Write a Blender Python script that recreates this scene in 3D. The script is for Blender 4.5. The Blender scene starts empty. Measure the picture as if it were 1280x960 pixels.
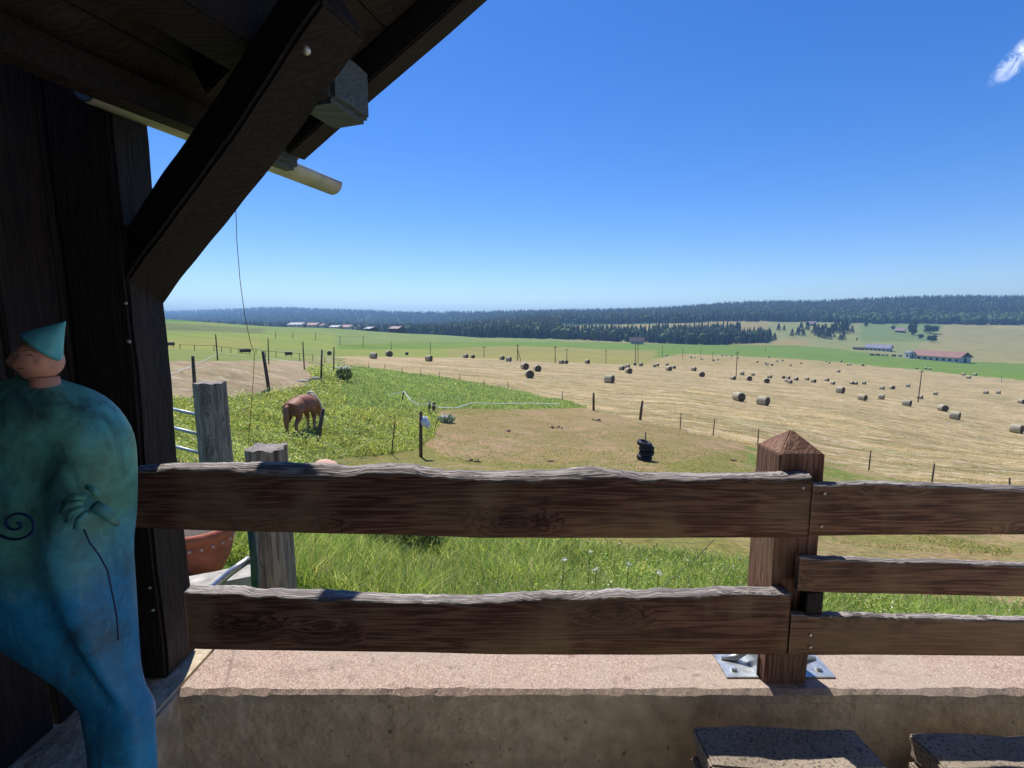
import bpy, bmesh, math, random
import numpy as np
from mathutils import Vector, Matrix
random.seed(7); RNG = np.random.default_rng(11)
R = math.radians
# ------------------------------------------------------------------ camera, sky, sun, exposure
EYE = Vector((0, 0, 1.65)); F = 600.0
PITCH = math.atan(78 / F)
sc = bpy.context.scene
cam = bpy.data.cameras.new('camera'); camo = bpy.data.objects.new('camera', cam)
sc.collection.objects.link(camo); sc.camera = camo
cam.sensor_width = 36; cam.lens = 36 * F / 1280; cam.clip_start = .02; cam.clip_end = 30000
camo.location = EYE; camo.rotation_euler = (R(90) - PITCH, 0, 0)
SUN_AZ, SUN_EL = R(-21), R(59)
world = bpy.data.worlds.new("World"); sc.world = world; world.use_nodes = True
wn, wl = world.node_tree.nodes, world.node_tree.links
sky = wn.new('ShaderNodeTexSky'); sky.sky_type = 'NISHITA'; sky.sun_disc = False
sky.sun_elevation = SUN_EL; sky.sun_rotation = SUN_AZ; sky.altitude = 1000
sky.air_density = 1.0; sky.dust_density = .15; sky.ozone_density = 3.0
bg = wn['Background']; bg.inputs['Strength'].default_value = .114
# one small wisp of cloud, high on the right
tc = wn.new('ShaderNodeTexCoord')
def wmath(op, a, b=None):
    n = wn.new('ShaderNodeVectorMath'); n.operation = op; wl.new(a, n.inputs[0])
    if b is not None: n.inputs[1].default_value = b
    return n
def fm(nodes, links, op, a, b=None, c=None, clamp=False):
    n = nodes.new('ShaderNodeMath'); n.operation = op; n.use_clamp = clamp
    for i, v in enumerate((a, b, c)):
        if v is None: continue
        if isinstance(v, (int, float)): n.inputs[i].default_value = v
        else: links.new(v, n.inputs[i])
    return n.outputs[0]
def raydir(x, y):
    d = Vector((0, math.cos(PITCH), -math.sin(PITCH))) + Vector((1, 0, 0)) * ((x - 640) / F) + Vector((0, math.sin(PITCH), math.cos(PITCH))) * ((480 - y) / F)
    return d
cd = raydir(1281, 66).normalized(); ca = (raydir(1290, 60) - raydir(1252, 96)).normalized(); ca = (ca - cd * ca.dot(cd)).normalized(); cb = cd.cross(ca)
da = wmath('DOT_PRODUCT', tc.outputs['Generated'], ca).outputs['Value']
db = wmath('DOT_PRODUCT', tc.outputs['Generated'], cb).outputs['Value']
nz = wn.new('ShaderNodeTexNoise'); nz.inputs['Scale'].default_value = 42; nz.inputs['Detail'].default_value = 10; nz.inputs['Roughness'].default_value = .68; nz.inputs['Distortion'].default_value = 1.1
wl.new(tc.outputs['Generated'], nz.inputs['Vector'])
ea = fm(wn, wl, 'POWER', fm(wn, wl, 'ABSOLUTE', fm(wn, wl, 'MULTIPLY', da, 22.)), 2.)
eb = fm(wn, wl, 'POWER', fm(wn, wl, 'ABSOLUTE', fm(wn, wl, 'MULTIPLY', db, 62.)), 2.)
ee = fm(wn, wl, 'SUBTRACT', 1.0, fm(wn, wl, 'ADD', ea, eb), clamp=True)
mk = fm(wn, wl, 'MULTIPLY', ee, fm(wn, wl, 'MULTIPLY_ADD', nz.outputs['Fac'], 4.0, -1.7, clamp=True), clamp=True)
fw = wmath('DOT_PRODUCT', tc.outputs['Generated'], cd).outputs['Value']
mk = fm(wn, wl, 'MULTIPLY', mk, fm(wn, wl, 'GREATER_THAN', fw, .9))
mk = fm(wn, wl, 'MULTIPLY', mk, .9, clamp=True)
mx = wn.new('ShaderNodeMix'); mx.data_type = 'RGBA'; wl.new(mk, mx.inputs['Factor']); hs = wn.new('ShaderNodeHueSaturation'); hs.inputs['Saturation'].default_value = 1.36; hs.inputs['Hue'].default_value = .514; wl.new(sky.outputs[0], hs.inputs['Color']); wl.new(hs.outputs[0], mx.inputs['A']); mx.inputs['B'].default_value = (8.5, 9.2, 10.5, 1)
wl.new(mx.outputs['Result'], bg.inputs['Color'])
sund = bpy.data.lights.new('sun', 'SUN'); sund.energy = 4.6; sund.angle = R(.53); sund.color = (1, .955, .88)
suno = bpy.data.objects.new('sun', sund); sc.collection.objects.link(suno)
SDIR = Vector((math.sin(SUN_AZ) * math.cos(SUN_EL), math.cos(SUN_AZ) * math.cos(SUN_EL), math.sin(SUN_EL)))
suno.rotation_euler = SDIR.to_track_quat('Z', 'Y').to_euler(); suno.location = (0, 0, 60)
sc.view_settings.view_transform = 'Standard'; sc.view_settings.look = 'None'
sc.view_settings.exposure = .4; sc.view_settings.gamma = 1
sc.cycles.max_bounces = 8; sc.cycles.diffuse_bounces = 4; sc.cycles.glossy_bounces = 3; sc.cycles.transparent_max_bounces = 8; sc.cycles.volume_bounces = 0
sc.cycles.sample_clamp_indirect = 6
# ------------------------------------------------------------------ helpers
def lin(r, g, b):
    f = lambda c: (c / 255 / 12.92) if c <= 10 else ((c / 255 + .055) / 1.055) ** 2.4
    return (f(r), f(g), f(b))
def P(x, y, Y):
    d = raydir(x, y); return EYE + d * (Y / d.y)
def slope_np(y):
    v = (480 - np.asarray(y, float)) / F
    return (-math.sin(PITCH) + v * math.cos(PITCH)) / (math.cos(PITCH) + v * math.sin(PITCH))
def proj(X, Y, Z):
    z = Z - EYE.z; dep = Y * math.cos(PITCH) - z * math.sin(PITCH); up = z * math.cos(PITCH) + Y * math.sin(PITCH)
    return 640 + F * X / dep, 480 - F * up / dep, dep
C = sc.collection
def link(o, parent=None):
    C.objects.link(o)
    if parent is not None: o.parent = parent
    return o
def tag(o, label=None, cat=None, group=None, kind=None):
    if label: o['label'] = label
    if cat: o['category'] = cat
    if group: o['group'] = group
    if kind: o['kind'] = kind
    return o
def empty(name, loc=(0, 0, 0), rz=0, **k):
    o = bpy.data.objects.new(name, None); o.empty_display_size = .2; o.location = loc; o.rotation_euler = (0, 0, rz)
    return tag(link(o), **k)
def obj_bm(name, bm, mats, parent=None, smooth=False, loc=None):
    me = bpy.data.meshes.new(name); bm.normal_update(); bm.to_mesh(me); bm.free()
    for m in (mats if isinstance(mats, (list, tuple)) else [mats]): me.materials.append(m)
    if smooth: me.polygons.foreach_set('use_smooth', [True] * len(me.polygons))
    o = bpy.data.objects.new(name, me); link(o, parent)
    if loc is not None: o.location = loc
    return o
def obj_np(name, verts, faces_flat, sizes, mats, parent=None, smooth=False, attrs=None, matidx=None):
    me = bpy.data.meshes.new(name); nv = len(verts); nf = len(sizes)
    me.vertices.add(nv); me.vertices.foreach_set('co', np.ascontiguousarray(verts, dtype=np.float32).ravel())
    me.loops.add(len(faces_flat)); me.loops.foreach_set('vertex_index', np.ascontiguousarray(faces_flat, dtype=np.int32).ravel())
    me.polygons.add(nf); st = np.concatenate([[0], np.cumsum(sizes)[:-1]]).astype(np.int32)
    me.polygons.foreach_set('loop_start', st); me.polygons.foreach_set('loop_total', np.asarray(sizes, dtype=np.int32))
    for m in (mats if isinstance(mats, (list, tuple)) else [mats]): me.materials.append(m)
    if matidx is not None: me.polygons.foreach_set('material_index', np.asarray(matidx, dtype=np.int32))
    if smooth: me.polygons.foreach_set('use_smooth', np.ones(nf, bool))
    me.update(calc_edges=True)
    for k, v in (attrs or {}).items():
        if v.ndim == 2:
            a = me.attributes.new(k, 'FLOAT_COLOR', 'POINT'); a.data.foreach_set('color', np.ascontiguousarray(v, dtype=np.float32).ravel())
        else:
            a = me.attributes.new(k, 'FLOAT', 'POINT'); a.data.foreach_set('value', np.ascontiguousarray(v, dtype=np.float32))
    o = bpy.data.objects.new(name, me); link(o, parent); return o
def add_box(bm, c, s, rot=None, mi=0):
    r = bmesh.ops.create_cube(bm, size=1)['verts']
    M = Matrix.Translation(c) @ (rot.to_4x4() if rot is not None else Matrix()) @ Matrix.Diagonal((*s, 1))
    bmesh.ops.transform(bm, matrix=M, verts=r)
    for f in {f for v in r for f in v.link_faces}: f.material_index = mi
    return r
def frame_rot(p0, p1, up=Vector((0, 0, 1))):
    x = (p1 - p0).normalized(); y = up.cross(x).normalized(); z = x.cross(y)
    return Matrix((x, y, z)).transposed()
def beam_bm(p0, p1, w, h, up=Vector((0, 0, 1)), bev=.006, rough=.002, cuts=14, bm=None, tw=0):
    """squared timber between two points: width w (sideways), height h (along up), worn edges"""
    bm = bm or bmesh.new(); p0, p1 = Vector(p0), Vector(p1); L = (p1 - p0).length
    rot = frame_rot(p0, p1, up)
    t = bmesh.new(); bmesh.ops.create_cube(t, size=1); bmesh.ops.scale(t, vec=(L, w, h), verts=t.verts)
    ed = [e for e in t.edges if abs((e.verts[0].co - e.verts[1].co).x) > L * .5]
    bmesh.ops.bevel(t, geom=list(t.edges), offset=bev, segments=2, affect='EDGES')
    ed = [e for e in t.edges if abs((e.verts[0].co - e.verts[1].co).x) > L * .5]
    bmesh.ops.subdivide_edges(t, edges=ed, cuts=cuts)
    ph = random.random() * 50
    for v in t.verts:
        n = math.sin(v.co.x * 5.1 + ph) + .6 * math.sin(v.co.x * 13.7 + ph * 2 + v.co.y * 30) + .4 * math.sin(v.co.x * 31 + ph * 3 + v.co.z * 20)
        v.co.y += n * rough; v.co.z += rough * math.sin(v.co.x * 7.3 + ph * 1.7 + v.co.y * 9)
    bmesh.ops.transform(t, matrix=Matrix.Translation((p0 + p1) / 2) @ rot.to_4x4(), verts=t.verts)
    me = bpy.data.meshes.new('t'); t.to_mesh(me); t.free(); bm.from_mesh(me); bpy.data.meshes.remove(me)
    return bm
def tube_bm(pts, rad, seg=8, bm=None, cap=True, mi=0):
    bm = bm or bmesh.new(); pts = [Vector(p) for p in pts]; n = len(pts)
    rad = rad if isinstance(rad, (list, tuple)) else [rad] * n
    rings = []; ref = None
    for i, p in enumerate(pts):
        d = (pts[min(i + 1, n - 1)] - pts[max(i - 1, 0)]).normalized()
        if ref is None: ref = d.orthogonal().normalized()
        ref = (ref - d * ref.dot(d)).normalized(); b = d.cross(ref)
        rings.append([bm.verts.new(p + (ref * math.cos(a) + b * math.sin(a)) * rad[i]) for a in [2 * math.pi * k / seg for k in range(seg)]])
    for a, b in zip(rings, rings[1:]):
        for k in range(seg):
            f = bm.faces.new((a[k], a[(k + 1) % seg], b[(k + 1) % seg], b[k])); f.smooth = seg > 5; f.material_index = mi
    if cap:
        f = bm.faces.new(rings[0][::-1]); f.material_index = mi; f = bm.faces.new(rings[-1]); f.material_index = mi
    return bm
def lathe_bm(prof, seg=24, bm=None, mi=0):
    bm = bm or bmesh.new(); rings = []
    for r, z in prof:
        rings.append([bm.verts.new((r * math.cos(2 * math.pi * k / seg), r * math.sin(2 * math.pi * k / seg), z)) for k in range(seg)])
    for a, b in zip(rings, rings[1:]):
        for k in range(seg):
            f = bm.faces.new((a[k], a[(k + 1) % seg], b[(k + 1) % seg], b[k])); f.smooth = True; f.material_index = mi
    bm.faces.new(rings[0][::-1]); bm.faces.new(rings[-1])
    return bm
def noise2(x, y, seed=0):
    """smooth value noise, numpy"""
    x = np.asarray(x, float); y = np.asarray(y, float)
    xi = np.floor(x).astype(np.int64); yi = np.floor(y).astype(np.int64); xf = x - xi; yf = y - yi
    def h(a, b):
        n = (a * 374761393 + b * 668265263 + seed * 974634777) & 0x7fffffff
        n = ((n ^ (n >> 13)) * 1274126177) & 0x7fffffff
        return ((n ^ (n >> 16)) & 0xffff) / 65535.
    u = xf * xf * (3 - 2 * xf); v = yf * yf * (3 - 2 * yf)
    return (h(xi, yi) * (1 - u) + h(xi + 1, yi) * u) * (1 - v) + (h(xi, yi + 1) * (1 - u) + h(xi + 1, yi + 1) * u) * v
def fbm(x, y, seed=0, oc=4):
    s = 0; a = .5
    for k in range(oc): s = s + a * noise2(x * 2 ** k, y * 2 ** k, seed + k); a *= .5
    return s / (1 - .5 ** oc)
# ------------------------------------------------------------------ materials
class NT:
    def __init__(s, name):
        s.m = bpy.data.materials.new(name); s.m.use_nodes = True; s.t = s.m.node_tree; s.n, s.l = s.t.nodes, s.t.links
        s.b = s.n['Principled BSDF']; s.b.inputs['Specular IOR Level'].default_value = .3
        s.tc = s.n.new('ShaderNodeTexCoord')
    def vec(s, scale=(1, 1, 1), src='Object', rot=(0, 0, 0)):
        mp = s.n.new('ShaderNodeMapping'); mp.inputs['Scale'].default_value = scale; mp.inputs['Rotation'].default_value = rot
        s.l.new(s.tc.outputs[src], mp.inputs['Vector']); return mp.outputs[0]
    def noise(s, sc_=5, det=5, vec=None, dist=0, rough=.55, out='Fac'):
        n = s.n.new('ShaderNodeTexNoise'); n.inputs['Scale'].default_value = sc_; n.inputs['Detail'].default_value = det
        n.inputs['Distortion'].default_value = dist; n.inputs['Roughness'].default_value = rough
        s.l.new(vec if vec is not None else s.tc.outputs['Object'], n.inputs['Vector']); return n.outputs[out]
    def ramp(s, fac, stops, interp='LINEAR'):
        r = s.n.new('ShaderNodeValToRGB'); r.color_ramp.interpolation = interp; e = r.color_ramp.elements
        while len(e) < len(stops): e.new(.5)
        for i, (p, c) in enumerate(stops): e[i].position = p; e[i].color = (*c, 1) if len(c) == 3 else c
        s.l.new(fac, r.inputs[0]); return r.outputs[0]
    def mix(s, fac, a, b, mode='MIX'):
        m = s.n.new('ShaderNodeMix'); m.data_type = 'RGBA'; m.blend_type = mode
        for i, v in (('Factor', fac), ('A', a), ('B', b)):
            if isinstance(v, (int, float)): m.inputs[i].default_value = v
            elif isinstance(v, tuple): m.inputs[i].default_value = (*v, 1)
            else: s.l.new(v, m.inputs[i])
        return m.outputs['Result']
    def f(s, op, a, b=None, c=None, clamp=False): return fm(s.n, s.l, op, a, b, c, clamp)
    def attr(s, name, out='Color'):
        a = s.n.new('ShaderNodeAttribute'); a.attribute_name = name; return a.outputs[out]
    def bump(s, h, strength=.3, dist=.01):
        b = s.n.new('ShaderNodeBump'); b.inputs['Strength'].default_value = strength; b.inputs['Distance'].default_value = dist
        s.l.new(h, b.inputs['Height']); s.l.new(b.outputs[0], s.b.inputs['Normal'])
    def col(s, c, rough=.8, metal=0):
        if isinstance(c, tuple): s.b.inputs['Base Color'].default_value = (*c, 1)
        else: s.l.new(c, s.b.inputs['Base Color'])
        s.b.inputs['Roughness'].default_value = rough; s.b.inputs['Metallic'].default_value = metal; return s.m
def mat_wood(name, dark, mid, light, axis='X', patch=None, knots=True, rough=.75, gs=1.0, bs=.5):
    t = NT(name)
    st = {'X': (1.2, 26, 26), 'Y': (26, 1.2, 26), 'Z': (26, 26, 1.2)}[axis]
    st = tuple(v * gs for v in st)
    big = t.noise(1.0, 2, t.vec(tuple(v * .16 for v in st)), .3)
    # knots bend the grain round themselves
    vo = t.n.new('ShaderNodeTexVoronoi'); vo.inputs['Scale'].default_value = 1.0
    kv = {'X': (1.9, 5.5, 5.5), 'Y': (5.5, 1.9, 5.5), 'Z': (5.5, 5.5, 1.9)}[axis]
    t.l.new(t.vec(kv), vo.inputs['Vector'])
    kd = t.f('SUBTRACT', .34, vo.outputs['Distance'], clamp=True)
    src = t.vec(st)
    add = t.n.new('ShaderNodeVectorMath'); add.operation = 'ADD'; t.l.new(src, add.inputs[0])
    off = t.n.new('ShaderNodeCombineXYZ'); bend = t.f('MULTIPLY', kd, 5.0); bend = t.f('ADD', bend, t.f('MULTIPLY', big, 6.0))
    for i, a in enumerate('XYZ'):
        if a != axis: t.l.new(bend, off.inputs[i])
    t.l.new(off.outputs[0], add.inputs[1])
    g1 = t.noise(1.0, 3, add.outputs[0], 0, .6)
    rings = t.f('SINE', t.f('MULTIPLY', g1, 46.)); rings = t.f('MULTIPLY_ADD', rings, .5, .5)
    fine = t.noise(1.0, 4, t.vec(tuple(v * 5 if v > 10 * gs else v * 2 for v in st)), 0, .7)
    fac = t.f('ADD', t.f('MULTIPLY', rings, .38), t.f('ADD', t.f('MULTIPLY', fine, .55), t.f('MULTIPLY', big, .35)))
    fac = t.f('SUBTRACT', fac, t.f('MULTIPLY', kd, .9 if knots else 0.0), clamp=True)
    c = t.ramp(fac, [(.22, dark), (.55, mid), (.95, light)])
    if patch:
        pn = t.noise(2.6, 3, t.vec(), .5)
        c = t.mix(t.ramp(pn, [(.46, (0, 0, 0)), (.62, (.8, .8, .8))]), c, patch)
        c = t.mix(.35, c, t.ramp(fac, [(.2, (.25, .25, .25)), (.9, (1, 1, 1))]), 'MULTIPLY')
    t.bump(fac, bs, .006)
    return t.col(c, rough)
M = {}
M['stain'] = mat_wood('dark stained wood', (.034, .013, .009), (.11, .048, .031), (.25, .13, .082), 'X', patch=(.27, .175, .10))
M['stain_post'] = mat_wood('stained post wood', (.07, .028, .018), (.20, .092, .062), (.34, .19, .13), 'Z', patch=(.24, .15, .09))
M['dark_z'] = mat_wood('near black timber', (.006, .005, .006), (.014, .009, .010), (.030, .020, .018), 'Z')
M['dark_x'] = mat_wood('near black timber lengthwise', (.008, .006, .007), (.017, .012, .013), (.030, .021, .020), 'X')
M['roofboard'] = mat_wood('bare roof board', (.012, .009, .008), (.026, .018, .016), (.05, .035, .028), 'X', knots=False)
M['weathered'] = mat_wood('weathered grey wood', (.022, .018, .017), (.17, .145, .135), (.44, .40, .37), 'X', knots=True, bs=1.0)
M['weathered_z'] = mat_wood('weathered grey post wood', (.06, .05, .045), (.24, .20, .17), (.42, .37, .33), 'Z', bs=1.0)
M['greywood'] = mat_wood('painted grey purlin wood', (.035, .045, .055), (.07, .09, .105), (.12, .145, .16), 'X', knots=False)
def simple(name, c, rough=.7, metal=0, var=.25, scale=8, bump=.15, bd=.004):
    t = NT(name); n = t.noise(scale, 5)
    k = t.ramp(n, [(.3, tuple(x * (1 - var) for x in c)), (.7, tuple(min(1, x * (1 + var)) for x in c))])
    t.bump(n, bump, bd); return t.col(k, rough, metal)
M['gutter'] = simple('galvanised gutter metal', (.48, .47, .40), .45, .3)
M['galv'] = simple('galvanised steel', (.50, .53, .54), .38, .75, scale=40)
M['galv_dull'] = simple('dull galvanised tube', (.46, .50, .52), .45, .4, scale=20)
M['screw'] = simple('bright screw head', (.62, .60, .56), .35, .6)
M['terracotta'] = simple('terracotta', (.42, .13, .075), .85, var=.3, scale=14)
M['pink'] = simple('pale pink clay', (.62, .40, .34), .85, var=.15, scale=12)
M['green_pipe'] = simple('dark green plastic pipe', (.02, .07, .055), .4, scale=30)
M['white'] = simple('white tape', (.75, .75, .74), .6)
M['post_far'] = simple('weathered fence post', (.095, .075, .06), .9, var=.4, scale=12)
M['rust'] = simple('rusty iron rod', (.16, .07, .045), .8, var=.3)
M['wire'] = simple('thin dark wire', (.12, .10, .09), .6)
M['pole'] = simple('tarred pole wood', (.10, .075, .06), .9)
M['rubber'] = simple('black rubber', (.013, .014, .02), .55, scale=20, bump=.4)
M['stone'] = simple('pale field stone', (.42, .38, .34), .9, scale=5)
M['bag'] = simple('pale blue plastic bag', (.62, .70, .80), .4)
t = NT('rough concrete'); n1 = t.noise(3, 6, None, .4); n2 = t.noise(60, 4); n3 = t.noise(14, 5)
c = t.ramp(n1, [(.3, (.54, .44, .31)), (.55, (.64, .54, .40)), (.75, (.70, .61, .47))])
pit = t.noise(34, 3, None, .2, .4)
c = t.mix(t.ramp(pit, [(.69, (0, 0, 0)), (.76, (.6, .6, .6))]), c, (.09, .07, .05))
c = t.mix(t.ramp(t.noise(5, 4, t.vec((1, 1, .25)), .6), [(.54, (0, 0, 0)), (.72, (.5, .5, .5))]), c, (.26, .20, .13))
c = t.mix(.7, c, t.ramp(n3, [(.35, (.62, .6, .56)), (.7, (1.12, 1.1, 1.08))]), 'MULTIPLY')
t.bump(t.f('SUBTRACT', t.f('ADD', n2, n3), t.f('MULTIPLY', pit, 2.)), .7, .008); M['concrete'] = t.col(c, .92)
t = NT('pink gravel concrete'); vo = t.n.new('ShaderNodeTexVoronoi'); vo.inputs['Scale'].default_value = 330; vo.inputs['Randomness'].default_value = 1; t.l.new(t.vec(), vo.inputs['Vector'])
n1 = t.noise(2.2, 6, None, .5); n2 = t.noise(160, 3); n3 = t.noise(24, 6, None, .8)
sp = t.ramp(vo.outputs['Color'], [(.1, (.24, .13, .095)), (.5, (.44, .30, .235)), (.9, (.66, .56, .48))])
c = t.mix(t.ramp(n1, [(.38, (.1, .1, .1)), (.62, (.7, .7, .7))]), sp, (.44, .37, .30))
c = t.mix(.7, c, t.ramp(n2, [(.3, (.6, .6, .6)), (.7, (1.15, 1.1, 1.05))]), 'MULTIPLY')
c = t.mix(t.ramp(n3, [(.60, (0, 0, 0)), (.72, (.7, .7, .7))]), c, (.15, .10, .08))
c = t.mix(t.ramp(t.noise(6, 5, t.vec((.5, 2, 1)), 1.0), [(.55, (0, 0, 0)), (.68, (.4, .4, .4))]), c, (.24, .17, .13))
t.bump(t.f('ADD', t.f('MULTIPLY', n2, .6), n3), .45, .004); M['gravelcap'] = t.col(c, .92)
t = NT('stone slab'); n1 = t.noise(7, 5); n2 = t.noise(110, 4); n3 = t.noise(220, 2)
c = t.ramp(n1, [(.3, (.24, .19, .14)), (.7, (.40, .33, .25))]); c = t.mix(t.ramp(n2, [(.52, (0, 0, 0)), (.62, (.85, .85, .85))]), c, (.075, .066, .06)); c = t.mix(t.ramp(n3, [(.6, (0, 0, 0)), (.7, (.6, .6, .6))]), c, (.52, .48, .42))
t.bump(t.f('ADD', n2, n3), .6, .006); M['slab'] = t.col(c, .9)
# ------------------------------------------------------------------ terrain heights
NEAR = {   # picture column -> (distance, picture row or height)
 200: [(2.5, 'z', .15), (6, 'z', -.30), (10, 'p', 542), (16, 'p', 496), (26, 'p', 451), (60, 'p', 433), (150, 'p', 413), (300, 'p', 398), (360, 'p', 398.5), (600, 'z', -14)],
 420: [(2.5, 'z', -.3), (8, 'z', -1.3), (13, 'p', 562), (18, 'p', 523), (24, 'p', 494), (30, 'p', 468), (36, 'p', 466), (60, 'p', 456), (97, 'p', 447), (150, 'p', 438), (300, 'p', 418), (420, 'p', 409), (650, 'z', -18)],
 530: [(2.5, 'z', -.35), (8, 'z', -1.55), (15, 'p', 573), (24, 'p', 521), (40, 'p', 487), (60, 'p', 468), (97, 'p', 453), (160, 'p', 443.5), (300, 'p', 428), (500, 'p', 416.5), (700, 'z', -22)],
 660: [(2.5, 'z', -.35), (8, 'z', -1.65), (16, 'p', 574), (27, 'p', 530), (45, 'p', 494), (71, 'p', 473), (90, 'p', 462), (130, 'p', 452), (156, 'p', 448), (250, 'p', 438), (400, 'p', 429), (650, 'p', 423)],
 860: [(2.5, 'z', -.45), (8, 'z', -1.85), (15, 'p', 584), (27, 'p', 538), (45, 'p', 507), (71, 'p', 486), (120, 'p', 470), (170, 'p', 459), (280, 'p', 448), (400, 'p', 440), (650, 'p', 431)],
 1060: [(2.5, 'z', -.55), (8, 'z', -2.15), (16, 'p', 606), (26, 'p', 578), (50, 'p', 526), (87, 'p', 496), (156, 'p', 479), (230, 'p', 466), (400, 'p', 453), (480, 'p', 447), (600, 'p', 438)],
 1290: [(2.5, 'z', -.65), (8, 'z', -2.45), (18, 'p', 621), (35, 'p', 576), (71, 'p', 541), (110, 'p', 516), (160, 'p', 495), (260, 'p', 476), (400, 'p', 463), (500, 'p', 454), (600, 'p', 444)]}
RX = [100, 215, 300, 350, 400, 440, 500, 560, 640, 700, 800, 850, 930, 1000, 1060, 1100, 1160, 1280, 1500]
RY = [390, 389.5, 387, 384, 388, 388, 392, 392, 391.5, 391, 389.5, 386.5, 380, 379.5, 378, 375, 373, 374, 374]
RD = [5600, 5200, 4200, 3800, 3500, 3200, 2900, 2600, 2300, 2200, 2100, 2050, 2000, 1900, 1850, 1800, 1750, 1700, 1700]
BY = {660: None}
LY = np.linspace(math.log(2.0), math.log(12000), 700)
def column(x):
    ks = sorted(NEAR); a = max([k for k in ks if k <= x], default=ks[0]); b = min([k for k in ks if k >= x], default=ks[-1])
    def tab(k):
        pts = [(Y, (v if kind == 'z' else EYE.z + float(slope_np(v)) * Y)) for Y, kind, v in NEAR[k]]
        L = [(math.log(Y), z) for Y, z in pts]
        ry = float(np.interp(k, RX, RY)); rd = float(np.interp(k, RX, RD)); zr = EYE.z + float(slope_np(ry)) * rd
        z0 = pts[-1][1]; Y0 = pts[-1][0]
        if k >= 1060:
            for Y, p in ((800, 425), (1050, 405.5)): L.append((math.log(Y), EYE.z + float(slope_np(p)) * Y)); z0 = L[-1][1]; Y0 = Y
        elif k == 860:
            for Y, p in ((760, 418), (900, 407)): L.append((math.log(Y), EYE.z + float(slope_np(p)) * Y)); z0 = L[-1][1]; Y0 = Y
        elif k <= 530:
            L.append((math.log(1500), z0 - 6)); Y0 = 1500; z0 -= 6
        return L, Y0, z0
    out = []
    ry = float(np.interp(x, RX, RY)); rd = float(np.interp(x, RX, RD)); zr = EYE.z + float(slope_np(ry)) * rd
    tabs = []
    for k in {a, b}:
        L, Y0, z0 = tab(k)
        for s in (.25, .5, .75): L.append((math.log(Y0 + (rd - Y0) * s), z0 + (zr - z0) * (s ** 1.15)))
        L.append((math.log(rd), zr)); L.append((math.log(rd * 1.25), zr * .9 - 12)); L.append((math.log(12000), min(zr, 60) - 60))
        L.insert(0, (math.log(1.9), L[0][1] + .05)); L.insert(0, (math.log(1.5), L[0][1]))
        q = np.interp(LY, [l[0] for l in L], [l[1] for l in L]); tabs.append((k, q))
    if len(tabs) == 1: z = tabs[0][1]
    else:
        tabs.sort(); w = (x - tabs[0][0]) / (tabs[1][0] - tabs[0][0]); z = tabs[0][1] * (1 - w) + tabs[1][1] * w
    return z
CX = np.arange(150, 1351, 12.0)
TAB = np.array([column(min(max(x, 200), 1290)) for x in CX])
def gsm(a, s, ax):
    r = int(3 * s); k = np.exp(-.5 * (np.arange(-r, r + 1) / s) ** 2); k /= k.sum()
    pad = [(0, 0), (0, 0)]; pad[ax] = (r, r); b = np.pad(a, pad, mode='edge')
    return np.apply_along_axis(lambda v: np.convolve(v, k, 'valid'), ax, b)
TAB = gsm(gsm(TAB, 4.0, 1), 1.6, 0)
def Hn(X, Y, bumps=True):
    X = np.asarray(X, float); Y = np.asarray(Y, float); r = np.hypot(X, Y)
    Ye = np.maximum(Y, r * math.cos(R(50))); Ye = np.maximum(Ye, 2.0)
    a = np.arctan2(X, np.maximum(Y, 1e-6) * (Y > 0) + 1e-6); a = np.clip(a, R(-47), R(49))
    u = 640 + F * np.tan(a)
    fi = np.clip((u - CX[0]) / 12.0, 0, len(CX) - 1.001); i = fi.astype(int); fx = fi - i
    fj = np.clip((np.log(Ye) - LY[0]) / (LY[1] - LY[0]), 0, len(LY) - 1.001); j = fj.astype(int); fy = fj - j
    z = (TAB[i, j] * (1 - fx) + TAB[i + 1, j] * fx) * (1 - fy) + (TAB[i, j + 1] * (1 - fx) + TAB[i + 1, j + 1] * fx) * fy
    if bumps:
        nearw = np.clip((r - 1.5) / 4, 0, 1)
        z = z + nearw * ((fbm(X / 1.1, Y / 1.1, 3, 3) - .5) * .10 + (fbm(X / 6, Y / 6, 5, 3) - .5) * .28 * np.clip(r / 20, 0, 1))
        z = z + (fbm(X / 60, Y / 60, 9, 3) - .5) * 1.2 * np.clip((r - 60) / 200, 0, 1)
        z = z + (fbm(X / 1.9, Y / 1.9, 13, 3) - .5) * .75 * np.clip((-X + .5) / 2, 0, 1) * np.clip((Y - 8) / 4, 0, 1) * np.clip((34 - Y) / 8, 0, 1) * np.clip((R(-12) - a) / -R(4) * -1, 0, 1)
    return z
def H(x, y): return float(Hn(np.array([x]), np.array([y]))[0])
def G(x, y, ymin=2.2, ymax=3000):
    """where the sight line of a picture point meets the ground"""
    d = raydir(x, y); Ys = np.exp(np.linspace(math.log(ymin), math.log(ymax), 2400))
    Xs = d.x / d.y * Ys; Zs = EYE.z + d.z / d.y * Ys; below = Zs < Hn(Xs, Ys)
    if not below.any(): Y = ymax
    else:
        k = int(np.argmax(below)); lo, hi = Ys[max(k - 1, 0)], Ys[k]
        for _ in range(18):
            m = (lo + hi) / 2
            if EYE.z + d.z / d.y * m < H(d.x / d.y * m, m): hi = m
            else: lo = m
        Y = hi
    X = d.x / d.y * Y; return Vector((X, Y, H(X, Y)))
def mpp(Y): return Y / F      # metres per picture pixel (of 1280) at a distance
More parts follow.
